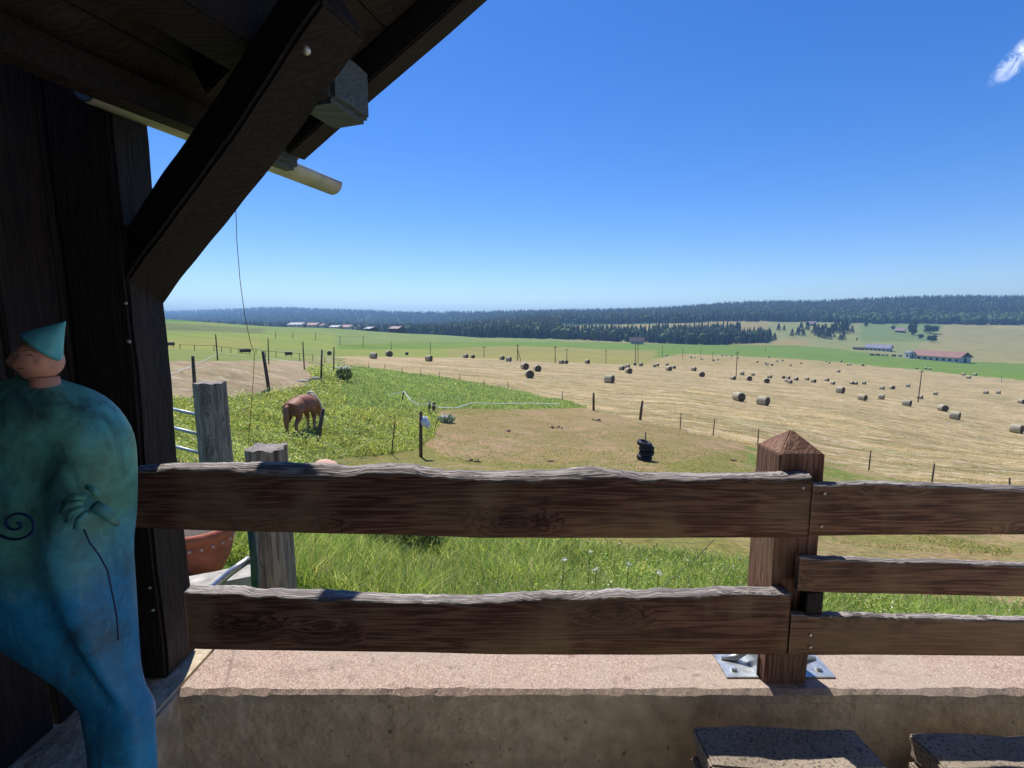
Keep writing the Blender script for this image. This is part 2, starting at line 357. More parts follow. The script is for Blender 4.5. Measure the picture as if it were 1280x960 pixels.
# ------------------------------------------------------------------ ground zones
ip = lambda x, pts: np.interp(x, [p[0] for p in pts], [p[1] for p in pts])
T_ = [(390, 447), (440, 445), (600, 447.5), (700, 453), (800, 456), (806, 455), (826, 447), (850, 442), (900, 444), (1000, 449), (1060, 454), (1120, 460), (1200, 468), (1290, 477), (1500, 500)]
Fe = [(380, 464), (406, 456), (460, 459), (502, 465), (575, 475), (605, 480), (635, 486), (703, 501), (742, 514), (800, 526), (850, 537), (891, 546), (947, 559), (1087, 589), (1166, 605), (1262, 622), (1300, 630), (1500, 670)]
U_ = [(400, 431), (600, 427), (700, 427.5), (800, 429.5), (900, 431), (1000, 432), (1060, 438), (1140, 449), (1290, 455), (1500, 465)]
GL = [(400, 433), (440, 437), (540, 436), (640, 432.5), (700, 434), (760, 437), (820, 438)]
BP = [(150, 505), (250, 499), (340, 491), (400, 479), (424, 466), (426, 450)]     # lower edge of the bare paddock
MB = [(150, 700), (380, 585), (420, 575), (470, 570), (520, 563), (545, 548), (549, 512), (549.5, 400)]
TAN, STR = lin(178, 158, 120), lin(150, 136, 104)
def zones(X, Y, Z):
    px, py, dep = proj(X, np.maximum(Y, .5), Z); n = fbm(X / 4, Y / 4, 21, 4) - .5; n2 = fbm(px / 26, py / 5, 31, 3) - .5
    py = py + n * np.clip(60 / Y, 0, 9) + n2 * 1.6; px = px + (fbm(X / 3 + 9, Y / 3, 22, 3) - .5) * 20
    c = np.zeros((len(X), 4)); c[:, 3] = 1; st = np.zeros(len(X)); gr = np.zeros(len(X)); pd = np.zeros(len(X))
    def put(m, rgb, k=.80): c[m, :3] = np.array(lin(*rgb)) * k
    front = (Y < 700)
    put(np.ones(len(X), bool), (62, 92, 58))                                       # forest floor
    slope = (px > 880) & (Y > 450) & (Y < 1100) | (px > 690) & (py < 415) & (Y < 1000) & (Y > 600)
    put(slope, (146, 150, 98)); put(slope & (px > 1150), (160, 152, 104)); put(slope & (px > 1075) & (px < 1165 + (425 - py) * .8) & (py < 427), (124, 142, 86))
    put(slope & (px < 1010) & (px > 965) & (py > 424), (164, 148, 100)); put(slope & (px < 960), (158, 146, 100)); put(slope & (px > 1240) & (py < 411), (170, 160, 110))
    left = front & (px < 700)
    put(left, (132, 148, 86)); put(left & (py < 402 + (px - 215) * .02), (102, 140, 72)); put(left & (py > 404 + (px - 215) * .06) & (py < 413 + (px - 215) * .03) & (px < 330), (118, 126, 84))
    put(left & (py > 417) & (px < 420), (140, 154, 78)); put(left & (py > 424) & (py < 436) & (px < 330), (152, 152, 84))
    put(left & (py > 436) & (px < 420), (138, 150, 86))
    put(front & (px >= 700) & (Y > 250) & (px < 900), (150, 148, 100))
    gs = front & (px > 420) & (py > ip(px, U_)) & (py < np.where(px < 820, ip(px, GL), ip(px, T_)))
    put(gs, (116, 142, 62)); put(front & (px > 540) & (px < 820) & (py >= ip(px, GL)), (154, 148, 88)); put(front & (px > 420) & (px <= 560) & (py >= 437), (142, 152, 76))
    stub = front & (py > ip(px, T_)) & (py < ip(px, Fe)) & (px > 385); put(stub, (187, 166, 133)); st[stub] = 1
    put(stub & (px > 800) & (py < 458 + (px - 900) * .01), (178, 158, 116))
    bare = (px < 430) & (py > 451) & (py < ip(px, BP)) & (Y > 10); put(bare, (176, 156, 132)); st[bare] = .6
    put((px < 430) & (px >= 385) & (py > 447) & (py < 455) & (Y > 30), (150, 150, 100))
    below = (py >= ip(px, Fe)) & (px > 385) | (py >= ip(px, BP)) & (px <= 430)
    put(below, (148, 138, 82)); pd[below] = 1
    put(below & (px > 930) & (py < ip(px, Fe) + 26), (130, 142, 74))
    put(below & (((px - 735) / 215) ** 2 + ((py - 545) / 36) ** 2 < 1), (172, 145, 108))
    mound = below & (px < ip(py[...] * 0 + px, [(0, 600), (1500, 600)])) & (py < ip(px, MB)) & (px < 549); put(mound, (120, 134, 70)); gr[mound] = 1; pd[mound] = 0
    strip = below & (px > 430) & (px < 735) & (py < 512 - np.clip((px - 545) / 190, 0, 1) * 2) & (Y > 20); put(strip, (134, 150, 90)); gr[strip] = 2; pd[strip] = 0
    nearw = (Y < 6.4) & (px < 960) | (Y < 5.5); put(nearw & (Y < 8), (88, 112, 48)); gr[nearw] = 3; pd[nearw] = 0
    soil = below & (px > 960) & (Y >= 5.5) & (Y < 8.5); put(soil, (172, 146, 108)); pd[soil] = 1
    return c, st, gr, pd
# ------------------------------------------------------------------ ground mesh
az = np.concatenate([np.linspace(-180, -56, 24)[:-1], np.linspace(-56, 56, 1000), np.linspace(56, 180, 24)[1:]])
rr = np.concatenate([np.exp(np.linspace(math.log(1.9), math.log(700), 540)), np.exp(np.linspace(math.log(708), math.log(7000), 190))])
A_, R_ = np.meshgrid(np.radians(az), rr); GX = (R_ * np.sin(A_)).ravel(); GY = (R_ * np.cos(A_)).ravel()
GZ = Hn(GX, GY); GZ = GZ
gc, gst, ggr, gpd = zones(GX, GY, GZ)
na, nr = len(az), len(rr); ii = np.arange((nr - 1) * na).reshape(nr - 1, na)[:, :-1].ravel()
q = np.stack([ii, ii + 1, ii + na + 1, ii + na], 1)[:, ::-1]
t = NT('meadow and stubble ground')
base = t.attr('col'); stub = t.attr('stub', 'Fac'); coarse = t.noise(1.0, 4, t.vec((.035, .30, 1), rot=(0, 0, R(-5))), .7, .65); pdk = t.attr('pad', 'Fac')
rowv = t.vec((.16, 1.5, .4), rot=(0, 0, R(-4)))
rows = t.noise(1.0, 5, rowv, .5, .62)
tuft = t.noise(1.0, 5, t.vec((1.7, 3.2, 1)), .4, .7); broad = t.noise(.045, 4, t.vec(), .6, .6)
fine = t.noise(7, 4, t.vec((1, 1.6, 1)), 0, .7)
c = t.mix(1.0, base, t.ramp(broad, [(.3, (.86, .88, .86)), (.7, (1.12, 1.1, 1.04))]), 'MULTIPLY')
sc1 = t.mix(1.0, c, t.ramp(rows, [(.30, (.60, .60, .50)), (.46, (.93, .93, .90)), (.62, (1.24, 1.22, 1.17))]), 'MULTIPLY')
sc1 = t.mix(t.ramp(t.noise(.35, 4, t.vec((.3, 1, 1)), .5), [(.50, (0, 0, 0)), (.66, (.5, .5, .5))]), sc1, (.27, .26, .13))
sc1 = t.mix(1.0, sc1, t.ramp(t.noise(1.0, 4, t.vec((.55, 4.2, 1), rot=(0, 0, R(-7))), .8, .7), [(.34, (.62, .60, .52)), (.5, (1, 1, 1)), (.68, (1.3, 1.3, 1.28))]), 'MULTIPLY')
sc1 = t.mix(1.0, sc1, t.ramp(tuft, [(.3, (.72, .72, .68)), (.55, (1.02, 1.02, 1.0)), (.75, (1.25, 1.22, 1.15))]), 'MULTIPLY')
sc1 = t.mix(1.0, sc1, t.ramp(coarse, [(.34, (.70, .72, .60)), (.5, (1, 1, 1)), (.66, (1.22, 1.20, 1.16))]), 'MULTIPLY')
sp_ = t.noise(1.0, 2, t.vec((.9, 2.2, 1)), 0, .6); sc1 = t.mix(t.ramp(sp_, [(.60, (0, 0, 0)), (.66, (.55, .55, .55))]), sc1, (.62, .56, .45)); sc1 = t.mix(t.ramp(sp_, [(.34, (.55, .55, .55)), (.40, (0, 0, 0))]), sc1, (.20, .17, .10))
c = t.mix(stub, c, sc1)
bare = t.ramp(t.noise(.27, 5, t.vec((1, .8, 1)), .7, .6), [(.46, (0, 0, 0)), (.60, (.85, .85, .85))])
pc = t.mix(bare, c, (.40, .26, .165))
pc = t.mix(t.ramp(t.noise(1.6, 5, t.vec((.8, 1.5, 1)), .4, .7), [(.42, (.55, .55, .55)), (.58, (0, 0, 0))]), pc, (.17, .19, .062))
pc = t.mix(1.0, pc, t.ramp(fine, [(.3, (.62, .62, .6)), (.6, (1.05, 1.05, 1.03)), (.8, (1.3, 1.28, 1.2))]), 'MULTIPLY')
c = t.mix(pdk, c, pc)
c = t.mix(.5, c, t.ramp(fine, [(.3, (.7, .72, .68)), (.7, (1.2, 1.18, 1.1))]), 'MULTIPLY')
t.bump(t.f('ADD', t.f('MULTIPLY', tuft, 1.0), t.f('ADD', fine, t.f('MULTIPLY', rows, 1.5))), .55, .08)
M['ground'] = t.col(c, .95); t.b.inputs['Specular IOR Level'].default_value = .1
go = obj_np('ground', np.stack([GX, GY, GZ], 1), q.ravel(), np.full(len(q), 4), M['ground'], smooth=True, attrs={'col': gc, 'stub': gst, 'pad': gpd})
tag(go, kind='structure')
# ------------------------------------------------------------------ haze
bm = bmesh.new(); add_box(bm, (0, 0, 20), (14200, 14200, 330))
hz = obj_bm('haze', bm, []); hm = bpy.data.materials.new('pale haze'); hm.use_nodes = True
hn = hm.node_tree; hn.nodes.remove(hn.nodes['Principled BSDF']); pv = hn.nodes.new('ShaderNodeVolumePrincipled')
pv.inputs['Color'].default_value = (.36, .64, 1.0, 1); pv.inputs['Density'].default_value = 2.3e-4; pv.inputs['Anisotropy'].default_value = .35
hn.links.new(pv.outputs[0], hn.nodes['Material Output'].inputs['Volume']); hz.data.materials.append(hm); tag(hz, kind='stuff')
hz.visible_shadow = True
# ------------------------------------------------------------------ grass and weeds (uncountable)
def leafmat(name, trans=.45, rough=.6):
    t = NT(name); a = t.attr('tint'); t.col(a, rough); t.b.inputs['Specular IOR Level'].default_value = .2
    tr = t.n.new('ShaderNodeBsdfTranslucent'); t.l.new(t.mix(1.0, a, (1.25, 1.2, .7), 'MULTIPLY'), tr.inputs['Color'])
    ms = t.n.new('ShaderNodeMixShader'); ms.inputs[0].default_value = trans; t.l.new(t.b.outputs[0], ms.inputs[1]); t.l.new(tr.outputs[0], ms.inputs[2])
    t.l.new(ms.outputs[0], t.n['Material Output'].inputs['Surface']); return t.m
M['grass'] = leafmat('grass blades'); M['leaf'] = leafmat('weed leaves', .35); M['needle'] = leafmat('conifer foliage', .12, .8); M['broadleaf'] = leafmat('broadleaf foliage', .25, .7)
def blades(name, X, Y, h, w, cols, lean=.45, label=None, cat='grass'):
    n = len(X); Z = Hn(X, Y) - .02; a = RNG.uniform(0, 2 * np.pi, n); dx, dy = np.cos(a), np.sin(a); b = RNG.uniform(0, 2 * np.pi, n)
    k = RNG.uniform(.1, lean, n) * h; lx, ly = np.cos(b) * k, np.sin(b) * k
    h = h * RNG.uniform(.6, 1.25, n); w = w * RNG.uniform(.7, 1.4, n)
    V = np.zeros((n, 5, 3)); base = np.stack([X, Y, Z], 1)
    for j, (s, f, ww) in enumerate(((-1, 0, 1), (1, 0, 1), (1, .55, .8), (-1, .55, .8), (0, 1, 0))):
        V[:, j, 0] = X + s * dx * w * .5 * ww + lx * f * f; V[:, j, 1] = Y + s * dy * w * .5 * ww + ly * f * f; V[:, j, 2] = Z + h * f * (1 - .12 * f)
    o = np.arange(n) * 5; fl = np.stack([o, o + 1, o + 2, o + 3, o + 3, o + 2, o + 4], 1); sz = np.tile([4, 3], n)
    tint = np.repeat(cols, 5, axis=0)
    ob = obj_np(name, V.reshape(-1, 3), fl.ravel(), sz, M['grass'], attrs={'tint': np.c_[tint, np.ones(len(tint))]}); return tag(ob, kind='stuff')
def gcols(n, palette, w, clump=None):
    idx = RNG.choice(len(palette), n, p=np.array(w) / sum(w)); c = np.array([lin(*p) for p in palette])[idx]
    c = (c * 1.18 + .018) * RNG.uniform(.75, 1.25, (n, 1))
    if clump is not None: c = c * (.7 + .6 * clump[:, None])
    return c
def zone_at(X, Y): return zones(X, Y, Hn(X, Y))
def scatter(n, x0, x1, y0, y1, code):
    u = RNG.uniform(x0, x1, n); Y = np.exp(RNG.uniform(math.log(y0), math.log(y1), n)); X = (u - 640) / F * Y
    _, _, g, _ = zone_at(X, Y); m = g == code; return X[m], Y[m]
# near strip of tall weeds outside the wall
X, Y = scatter(95000, 230, 1400, 2.15, 7, 3); keep = ~((X < -.55) & (Y < 3.5)); X, Y = X[keep], Y[keep]
cl = fbm(X * 1.3, Y * 1.3, 41, 3)
blades('tall_grass', X, Y, (.16 + .26 * cl) * np.where(X > .9, .62, 1) * np.clip(Y / 3.2, .7, 1.1), .005 + .0009 * Y, gcols(len(X), [(124, 148, 74), (150, 168, 88), (98, 126, 66), (196, 186, 140), (178, 190, 118), (120, 110, 84)], [5, 5, 3, 2.4, 3, .8], cl), lean=.9)
X, Y = scatter(190000, 120, 560, 7, 60, 1); cl = fbm(X / 1.3, Y / 1.3, 43, 4); cl2 = fbm(X / 5, Y / 5, 44, 3)
blades('meadow_grass', X, Y, (.05 + .34 * cl ** 1.3) * (.1 + 1.6 * cl2), .010 + .0010 * Y, gcols(len(X), [(134, 150, 78), (164, 174, 92), (100, 122, 66), (200, 188, 140), (188, 192, 116), (140, 118, 92)], [5, 5, 3, 2.2, 3, 1.2], np.clip((cl - .5) * 1.1 + .55 + (cl2 - .5) * .7, .1, 1.1)), lean=1.0)
X, Y = scatter(90000, 420, 745, 20, 80, 2); cl = fbm(X / 2, Y / 2, 45, 4)
blades('fodder_strip', X, Y, .06 + .30 * cl, .012 + .0010 * Y, gcols(len(X), [(138, 158, 98), (158, 174, 112), (112, 136, 84), (178, 182, 128)], [5, 4, 3, 2], cl), lean=.9)
# short tufts of the grazed paddock
u = RNG.uniform(430, 1300, 60000); Y = np.exp(RNG.uniform(math.log(8), math.log(32), 60000)); X = (u - 640) / F * Y
_, _, g, pdm = zone_at(X, Y); cl = fbm(X / 1.5, Y / 1.5, 47, 4); m = (pdm > .5) & (cl > .47); X, Y, cl = X[m], Y[m], cl[m]
blades('paddock_turf', X, Y, np.full(len(X), .05) + .05 * (cl - .4), .012 + .0010 * Y, gcols(len(X), [(140, 148, 80), (166, 158, 100), (116, 132, 66), (186, 172, 120)], [4, 4, 3, 3]))
# scattered straw on the mown field nearest the fence
u = RNG.uniform(400, 1330, 110000); Y = np.exp(RNG.uniform(math.log(18), math.log(75), 110000)); X = (u - 640) / F * Y
_, stm, _, _ = zone_at(X, Y); cl = fbm(X / 5, Y / 1.1, 48, 4); m = (stm > .9) & (cl > .50); X, Y, cl = X[m], Y[m], cl[m]
blades('mown_straw', X, Y, np.full(len(X), .05) + .06 * (cl - .4), .02 + .0012 * Y, gcols(len(X), [(206, 188, 146), (190, 168, 120), (170, 158, 100), (150, 146, 84)], [5, 5, 3, 2]))
# low broad leaves mixed into the meadow
def leaf_litter(name, X, Y, up, ls, cols):
    Z = Hn(X, Y) + up; n = len(X); d1 = RNG.normal(0, 1, (n, 3)); d1[:, 2] *= .5; d1 /= np.linalg.norm(d1, axis=1)[:, None]; d2 = np.cross(d1, RNG.normal(0, 1, (n, 3))); d2 /= np.linalg.norm(d2, axis=1)[:, None]; c = np.stack([X, Y, Z], 1); s = ls[:, None]
    V = np.stack([c - d1 * s, c + d2 * s * .5, c + d1 * s, c - d2 * s * .5], 1).reshape(-1, 3); tt = np.repeat(cols, 4, axis=0)
    return tag(obj_np(name, V, np.arange(n * 4), np.full(n, 4), M['grass'], attrs={'tint': np.c_[tt, np.ones(len(tt))]}), kind='stuff')
X, Y = scatter(130000, 120, 560, 7, 60, 1); cl = fbm(X / .7, Y / .7, 143, 4); cl2 = fbm(X / 4, Y / 4, 144, 3)
leaf_litter('meadow_weeds', X, Y, RNG.uniform(0, 1, len(X)) * (.08 + .5 * np.clip(cl - .42, 0, 1) * 2.2), .014 + .0014 * Y, gcols(len(X), [(140, 160, 84), (172, 184, 100), (104, 126, 70), (206, 198, 160), (150, 128, 104), (222, 220, 205)], [5, 5, 3, 1.6, 1, .35], cl * .7 + cl2 * .5))
X, Y = scatter(60000, 230, 1400, 2.15, 7, 3); keep = ~((X < -.55) & (Y < 3.5)); X, Y = X[keep], Y[keep]; cl = fbm(X * 1.7, Y * 1.7, 145, 3)
leaf_litter('low_weeds', X, Y, RNG.uniform(0, 1, len(X)) * (.06 + .25 * cl), .006 + .0022 * Y, gcols(len(X), [(134, 158, 80), (166, 182, 100), (104, 130, 70), (200, 196, 150), (226, 224, 214)], [5, 5, 3, 1, .5], cl))
# leafy weeds of their own
def leaf(bm, base, d, L, W, droop, mi=0):
    d = Vector(d).normalized(); s = d.cross(Vector((0, 0, 1))); s = s.normalized() if s.length > .01 else Vector((1, 0, 0)); prev = None
    for k in range(6):
        f = k / 5; c = Vector(base) + d * L * f + Vector((0, 0, -droop * L * f * f)); w = W * math.sin(math.pi * (.08 + .9 * f)) ** .8 * .5
        cur = (bm.verts.new(c - s * w + Vector((0, 0, w * .3))), bm.verts.new(c), bm.verts.new(c + s * w + Vector((0, 0, w * .3))))
        if prev:
            for a in (0, 1): bm.faces.new((prev[a], prev[a + 1], cur[a + 1], cur[a])).material_index = mi
        prev = cur
def set_tint(o, cols, vary=.25):
    me = o.data; a = me.attributes.new('tint', 'FLOAT_COLOR', 'POINT'); n = len(me.vertices)
    co = np.array([v.co[:] for v in me.vertices]); k = 1 + (fbm(co[:, 0] * 9, co[:, 1] * 9 + co[:, 2] * 5, 3, 2) - .5)[:, None] * 2 * vary
    c = np.array(cols)[RNG.integers(0, len(cols), n)] * k; a.data.foreach_set('color', np.c_[c, np.ones(n)].astype(np.float32).ravel())
def weed(loc, h, n, L, label, name='dock_plant', cols=((.16, .26, .06), (.20, .30, .07)), W=.25):
    root = empty(name, loc, random.random() * 6, label=label, cat='weed'); b = bmesh.new()
    for k in range(n):
        f = k / n; a = k * 2.4; z = h * f * .9; d = (math.cos(a), math.sin(a), .5 + .9 * f); leaf(b, (0, 0, z), d, L * (1 - .55 * f), L * W * (1 - .5 * f), .55)
    o = obj_bm('foliage', b, M['leaf'], root, True); set_tint(o, cols)
    s = obj_bm('stem', tube_bm([(0, 0, -.05), (.01, 0, h * .5), (.02, .01, h)], [.008, .006, .003], 6), M['leaf'], root); set_tint(s, [(.22, .20, .08)])
    return root
def on(x, y, Y):
    p = P(x, y, Y); return Vector((p.x, p.y, H(p.x, p.y)))
weed(on(925, 730, 3.2), .62, 16, .30, 'broad-leaved dock plant beside the capped railing post', cols=((.24, .36, .09), (.30, .42, .12)))
weed(on(1195, 770, 3.0), .30, 18, .26, 'leafy weed behind the lowest right-hand rail', cols=((.24, .38, .07), (.3, .44, .1)))
weed(on(306, 735, 2.55), .16, 10, .10, 'small bright seedling at the foot of the green pipe', name='seedling', cols=((.30, .42, .06), (.36, .5, .1)))
def bush(loc, r, h, label, n=900, cols=((.05, .09, .03), (.09, .14, .045)), name='shrub', ls=.05, flowers=0):
    root = empty(name, loc, label=label, cat='shrub'); V = []; Fc = []
    p = RNG.normal(0, 1, (n, 3)); p /= np.linalg.norm(p, axis=1)[:, None]; rad = RNG.uniform(.45, 1, n) ** .6; p *= rad[:, None] * (1 + .3 * (fbm(p[:, 0] * 2 + 5, p[:, 2] * 2 + 5, 7, 2) - .5))[:, None]
    c = np.c_[p[:, 0] * r, p[:, 1] * r, h * .5 + p[:, 2] * h * .5]; o = leaf_cloud('foliage', c, ls, M['broadleaf'], root, np.array([cols[k] for k in RNG.integers(0, len(cols), n)]))
    s = obj_bm('stem', tube_bm([(0, 0, -.1), (0, 0, h * .7)], [.03, .01], 6), M['post_far'], root)
    if flowers:
        b = bmesh.new()
        for k in range(flowers):
            a = random.random() * 6.3; q = random.random() ** .5 * r * .9; bmesh.ops.create_icosphere(b, subdivisions=1, radius=.06, matrix=Matrix.Translation((q * math.cos(a), q * math.sin(a), h * (.86 + .2 * random.random()))) @ Matrix.Diagonal((1, 1, .35, 1)))
        obj_bm('blossom', b, M['white'], root)
    return root
def leaf_cloud(name, c, ls, mat, parent, tint):
    n = len(c); d1 = RNG.normal(0, 1, (n, 3)); d1 /= np.linalg.norm(d1, axis=1)[:, None]; d2 = np.cross(d1, RNG.normal(0, 1, (n, 3))); d2 /= np.linalg.norm(d2, axis=1)[:, None]
    s = ls * RNG.uniform(.6, 1.4, (n, 1)); V = np.stack([c - d1 * s, c + d2 * s * .6, c + d1 * s, c - d2 * s * .6], 1).reshape(-1, 3)
    fl = np.arange(n * 4); tt = np.repeat(tint * RNG.uniform(.7, 1.3, (n, 1)), 4, axis=0)
    return obj_np(name, V, fl, np.full(n, 4), mat, parent, attrs={'tint': np.c_[tt, np.ones(len(tt))]})
bush(on(505, 690, 5.6), .55, .55, 'dark low shrub in the tall grass below the top rail', 1300, ls=.035)
w0 = G(430, 476); bush(w0, .55, .85, 'white-flowered weed on the crest of the grassy mound', 700, ((.16, .2, .08), (.2, .26, .1)), 'flowering_weed', .07, 34)
w0 = G(558, 528); bush(w0, .5, .35, 'grey-green thistle clump beside the dry paddock', 300, ((.2, .28, .2), (.28, .36, .26)), 'thistle_clump', .08, 8)
# small white blossoms in the weeds
for k, (x, y, Y) in enumerate([(702, 700, 3.7), (742, 712, 3.5), (783, 705, 3.9), (820, 716, 3.4), (735, 690, 4.2)]):
    g = on(x, y, Y); top = P(x, y, Y); r0 = empty('wild_flower', g, label=['white clover-like flower', 'pale wild flower', 'white wild flower', 'small pale blossom', 'tiny white blossom'][k] + [' left of the white blossoms between the rails', ' second among the blossoms seen between the rails', ' in the middle of the blossoms between the rails', ' furthest right of the blossoms between the rails', ' set back highest behind the other blossoms'][k], cat='flower', group='wild flowers between the rails')
    hh = max(.15, top.z - g.z); s = obj_bm('stem', tube_bm([(0, 0, 0), (.02, 0, hh)], .003, 5), M['leaf'], r0); set_tint(s, [(.12, .18, .05)])
    b = bmesh.new()
    for q in range(16): bmesh.ops.create_icosphere(b, subdivisions=1, radius=.005, matrix=Matrix.Translation((.02 + random.gauss(0, .012), random.gauss(0, .012), hh + random.gauss(0, .007))))
    obj_bm('blossom', b, M['white'], r0)
# ------------------------------------------------------------------ forest
def conifer_proto(seg=6, tiers=5, seed=0):
    rg = np.random.default_rng(seed); V = []; Fc = []
    for k in range(tiers):
        z0 = .04 + .17 * k; z1 = z0 + .30 if k < tiers - 1 else 1.0; r = .17 * (1 - k / (tiers + .3)) ** .9 + .015; o = len(V)
        V.append((0, 0, z1))
        for j in range(seg * 2):
            a = math.pi * j / seg + k; q = r * (1.0 if j % 2 == 0 else .62) * rg.uniform(.8, 1.2); V.append((q * math.cos(a), q * math.sin(a), z0 - (.03 if j % 2 == 0 else 0) + rg.uniform(-.015, .015)))
        for j in range(seg * 2): Fc.append((o, o + 1 + j, o + 1 + (j + 1) % (seg * 2)))
    return np.array(V), np.array(Fc)
def blob_proto(seed=0):
    b = bmesh.new(); bmesh.ops.create_icosphere(b, subdivisions=2, radius=1); rg = np.random.default_rng(seed)
    V = np.array([v.co[:] for v in b.verts]); Fc = np.array([[v.index for v in f.verts] for f in b.faces]); b.free()
    V *= (1 + rg.uniform(-.22, .22, (len(V), 1))); V = V * (.36, .36, .48) + (0, 0, .52); return V, Fc
def merged(name, prot, X, Y, hgt, tints, mat):
    Vs, Fs, Ts = [], [], []; off = 0; Z = Hn(X, Y); pick = RNG.integers(0, len(prot), len(X))
    for p, (PV, PF) in enumerate(prot):
        m = pick == p; n = m.sum()
        if not n: continue
        a = RNG.uniform(0, 6.28, n); s = hgt[m]; ws = s * RNG.uniform(.8, 1.25, n); ca_, sa_ = np.cos(a)[:, None], np.sin(a)[:, None]
        x = PV[None, :, 0]; y = PV[None, :, 1]; V = np.stack([X[m][:, None] + (x * ca_ - y * sa_) * ws[:, None], Y[m][:, None] + (x * sa_ + y * ca_) * ws[:, None], Z[m][:, None] - .3 + PV[None, :, 2] * s[:, None]], 2)
        Fs.append((PF[None] + (off + np.arange(n) * len(PV))[:, None, None]).reshape(-1, 3)); Vs.append(V.reshape(-1, 3)); Ts.append(np.repeat(tints[m], len(PV), 0)); off += n * len(PV)
    V = np.concatenate(Vs); Fc = np.concatenate(Fs); T = np.concatenate(Ts)
    return obj_np(name, V, Fc.ravel(), np.full(len(Fc), 3), mat, attrs={'tint': np.c_[T, np.ones(len(T))]})
CON = [conifer_proto(5, 5, s) for s in range(4)]; BLB = [blob_proto(s) for s in range(4)]
N = 60000; u = RNG.uniform(120, 1420, N); rdu = np.interp(u, RX, RD); Yt = np.exp(RNG.uniform(math.log(610), np.log(rdu * 1.03), N)); Xt = (u - 640) / F * Yt
fx, fy, _ = proj(Xt, Yt, Hn(Xt, Yt)); jit = (fbm(fx / 18, fy / 4, 51, 3) - .5) * 3
fyj = fy + jit; backline = np.interp(fx, [600, 700, 860, 960, 1060, 1100, 1290, 1420], [421, 406, 403.5, 402, 403, 405, 406.5, 407])
m = (fx < 640) & (fx > 470) & (Yt > np.interp(fx, [480, 530, 600], [880, 700, 640])) | (fx < 640) & (Yt > 900) | (fx >= 600) & (fx < 700) & (Yt > 640) & (fy < 423.5)
front = (fx >= 690) & (fx < 962) & (fyj > 419 - (fx - 700) * .012) & (fy < np.interp(fx, [690, 860, 900, 962], [423.5, 430.5, 431, 428])); front &= ~((fx > 925) & (fy < 424 - (962 - fx) * .1))
m = m | front | ((fx >= 690) & (fyj < backline) & (Yt > 780))
for cx_, cy_, a_, b_ in ((457, 401, 13, 2.2), (466, 396.5, 6, 1.2), (566, 408, 9, 2.2), (557, 403, 4, 2), (573, 405, 5, 1.2), (950, 408, 12, 2)):
    m &= ~((((fx - cx_) / a_) ** 2 + ((fyj - cy_) / b_) ** 2) < 1)
keep = m & (RNG.uniform(0, 1, N) < .85); X, Y, fxk, fyk = Xt[keep], Yt[keep], fx[keep], fy[keep]
isb = (RNG.uniform(0, 1, len(X)) < np.where((fxk > 1040) & (fyk > 398), .5, .13)); hgt = RNG.uniform(10, 25, len(X)) * np.where(Y < 760, .85, 1) * (1 + .12 * (Y > 2500))
tn = np.array([lin(36, 58, 40)]) * RNG.uniform(.6, 1.3, (len(X), 1)); tn[:, 0] *= RNG.uniform(.8, 1.2, len(X)); tb = np.array([lin(70, 94, 48)]) * RNG.uniform(.7, 1.35, (len(X), 1))
tag(merged('distant_forest', CON, X[~isb], Y[~isb], hgt[~isb], tn[~isb], M['needle']), kind='stuff')
tag(merged('distant_leafy_forest', BLB, X[isb], Y[isb], hgt[isb] * .75, tb[isb], M['broadleaf']), kind='stuff')
print('forest', len(X))
# single trees one can tell apart
def conifer(x, y, hpx, label, Y=None, wide=1.0, group='spruces on the far slope'):
    g = G(x, y) if Y is None else on(x, y, Y); h = hpx * mpp(g.y) * 1.02; root = empty('spruce_tree', g, random.random() * 6, label=label, cat='conifer', group=group)
    rg = np.random.default_rng(int(x * 7)); n = 420; f = rg.uniform(0, 1, n) ** .9; a = rg.uniform(0, 6.28, n); r = (1 - f) ** .8 * .22 * h * wide * rg.uniform(.5, 1.08, n) + .01 * h
    c = np.c_[r * np.cos(a), r * np.sin(a), h * (.08 + .9 * f) - r * .25]
    leaf_cloud('crown', c, .055 * h, M['needle'], root, np.tile(np.array([lin(46, 66, 40)]) * rg.uniform(.8, 1.25), (n, 1)))
    obj_bm('trunk', tube_bm([(0, 0, -.5), (0, 0, h * .95)], [.018 * h, .003 * h], 6), M['pole'], root)
def broadleaf(x, y, wpx, hpx, label, low=.12, col=(66, 90, 50), name='leafy_tree', group=None):
    g = G(x, y); h = hpx * mpp(g.y); w = wpx * mpp(g.y) * .5; root = empty(name, g, 0, label=label, cat='tree', group=group); n = 1500
    rg = np.random.default_rng(int(x * 3)); p = rg.normal(0, 1, (n, 3)); p /= np.linalg.norm(p, axis=1)[:, None]; lob = .8 + .35 * np.sin(p[:, 0] * 4 + x) * np.cos(p[:, 2] * 4) + .12 * np.sin(p[:, 1] * 7)
    p = p * (rg.uniform(.55, 1, n) * lob)[:, None]; c = np.c_[p[:, 0] * w, p[:, 1] * w, h * (low + 1) / 2 + p[:, 2] * h * (1 - low) / 2]
    leaf_cloud('crown', c, .08 * h, M['broadleaf'], root, np.tile(np.array([lin(*col)]), (n, 1)))
    b = tube_bm([(0, 0, -.6), (0, 0, h * .35), (w * .1, 0, h * .7)], [.05 * h, .035 * h, .01 * h], 7); tube_bm([(0, 0, h * .25), (w * .45, 0, h * .6)], [.025 * h, .008 * h], 6, b); tube_bm([(0, 0, h * .3), (-w * .4, w * .2, h * .65)], [.025 * h, .008 * h], 6, b)
    obj_bm('trunk', b, M['pole'], root)
broadleaf(1163.5, 417, 18, 11, 'wide round leafy tree on the slope behind the long red-roofed barn')
broadleaf(1140, 418.5, 9, 18, 'tall narrow leafy tree right of the small pink-roofed hut', low=.05)
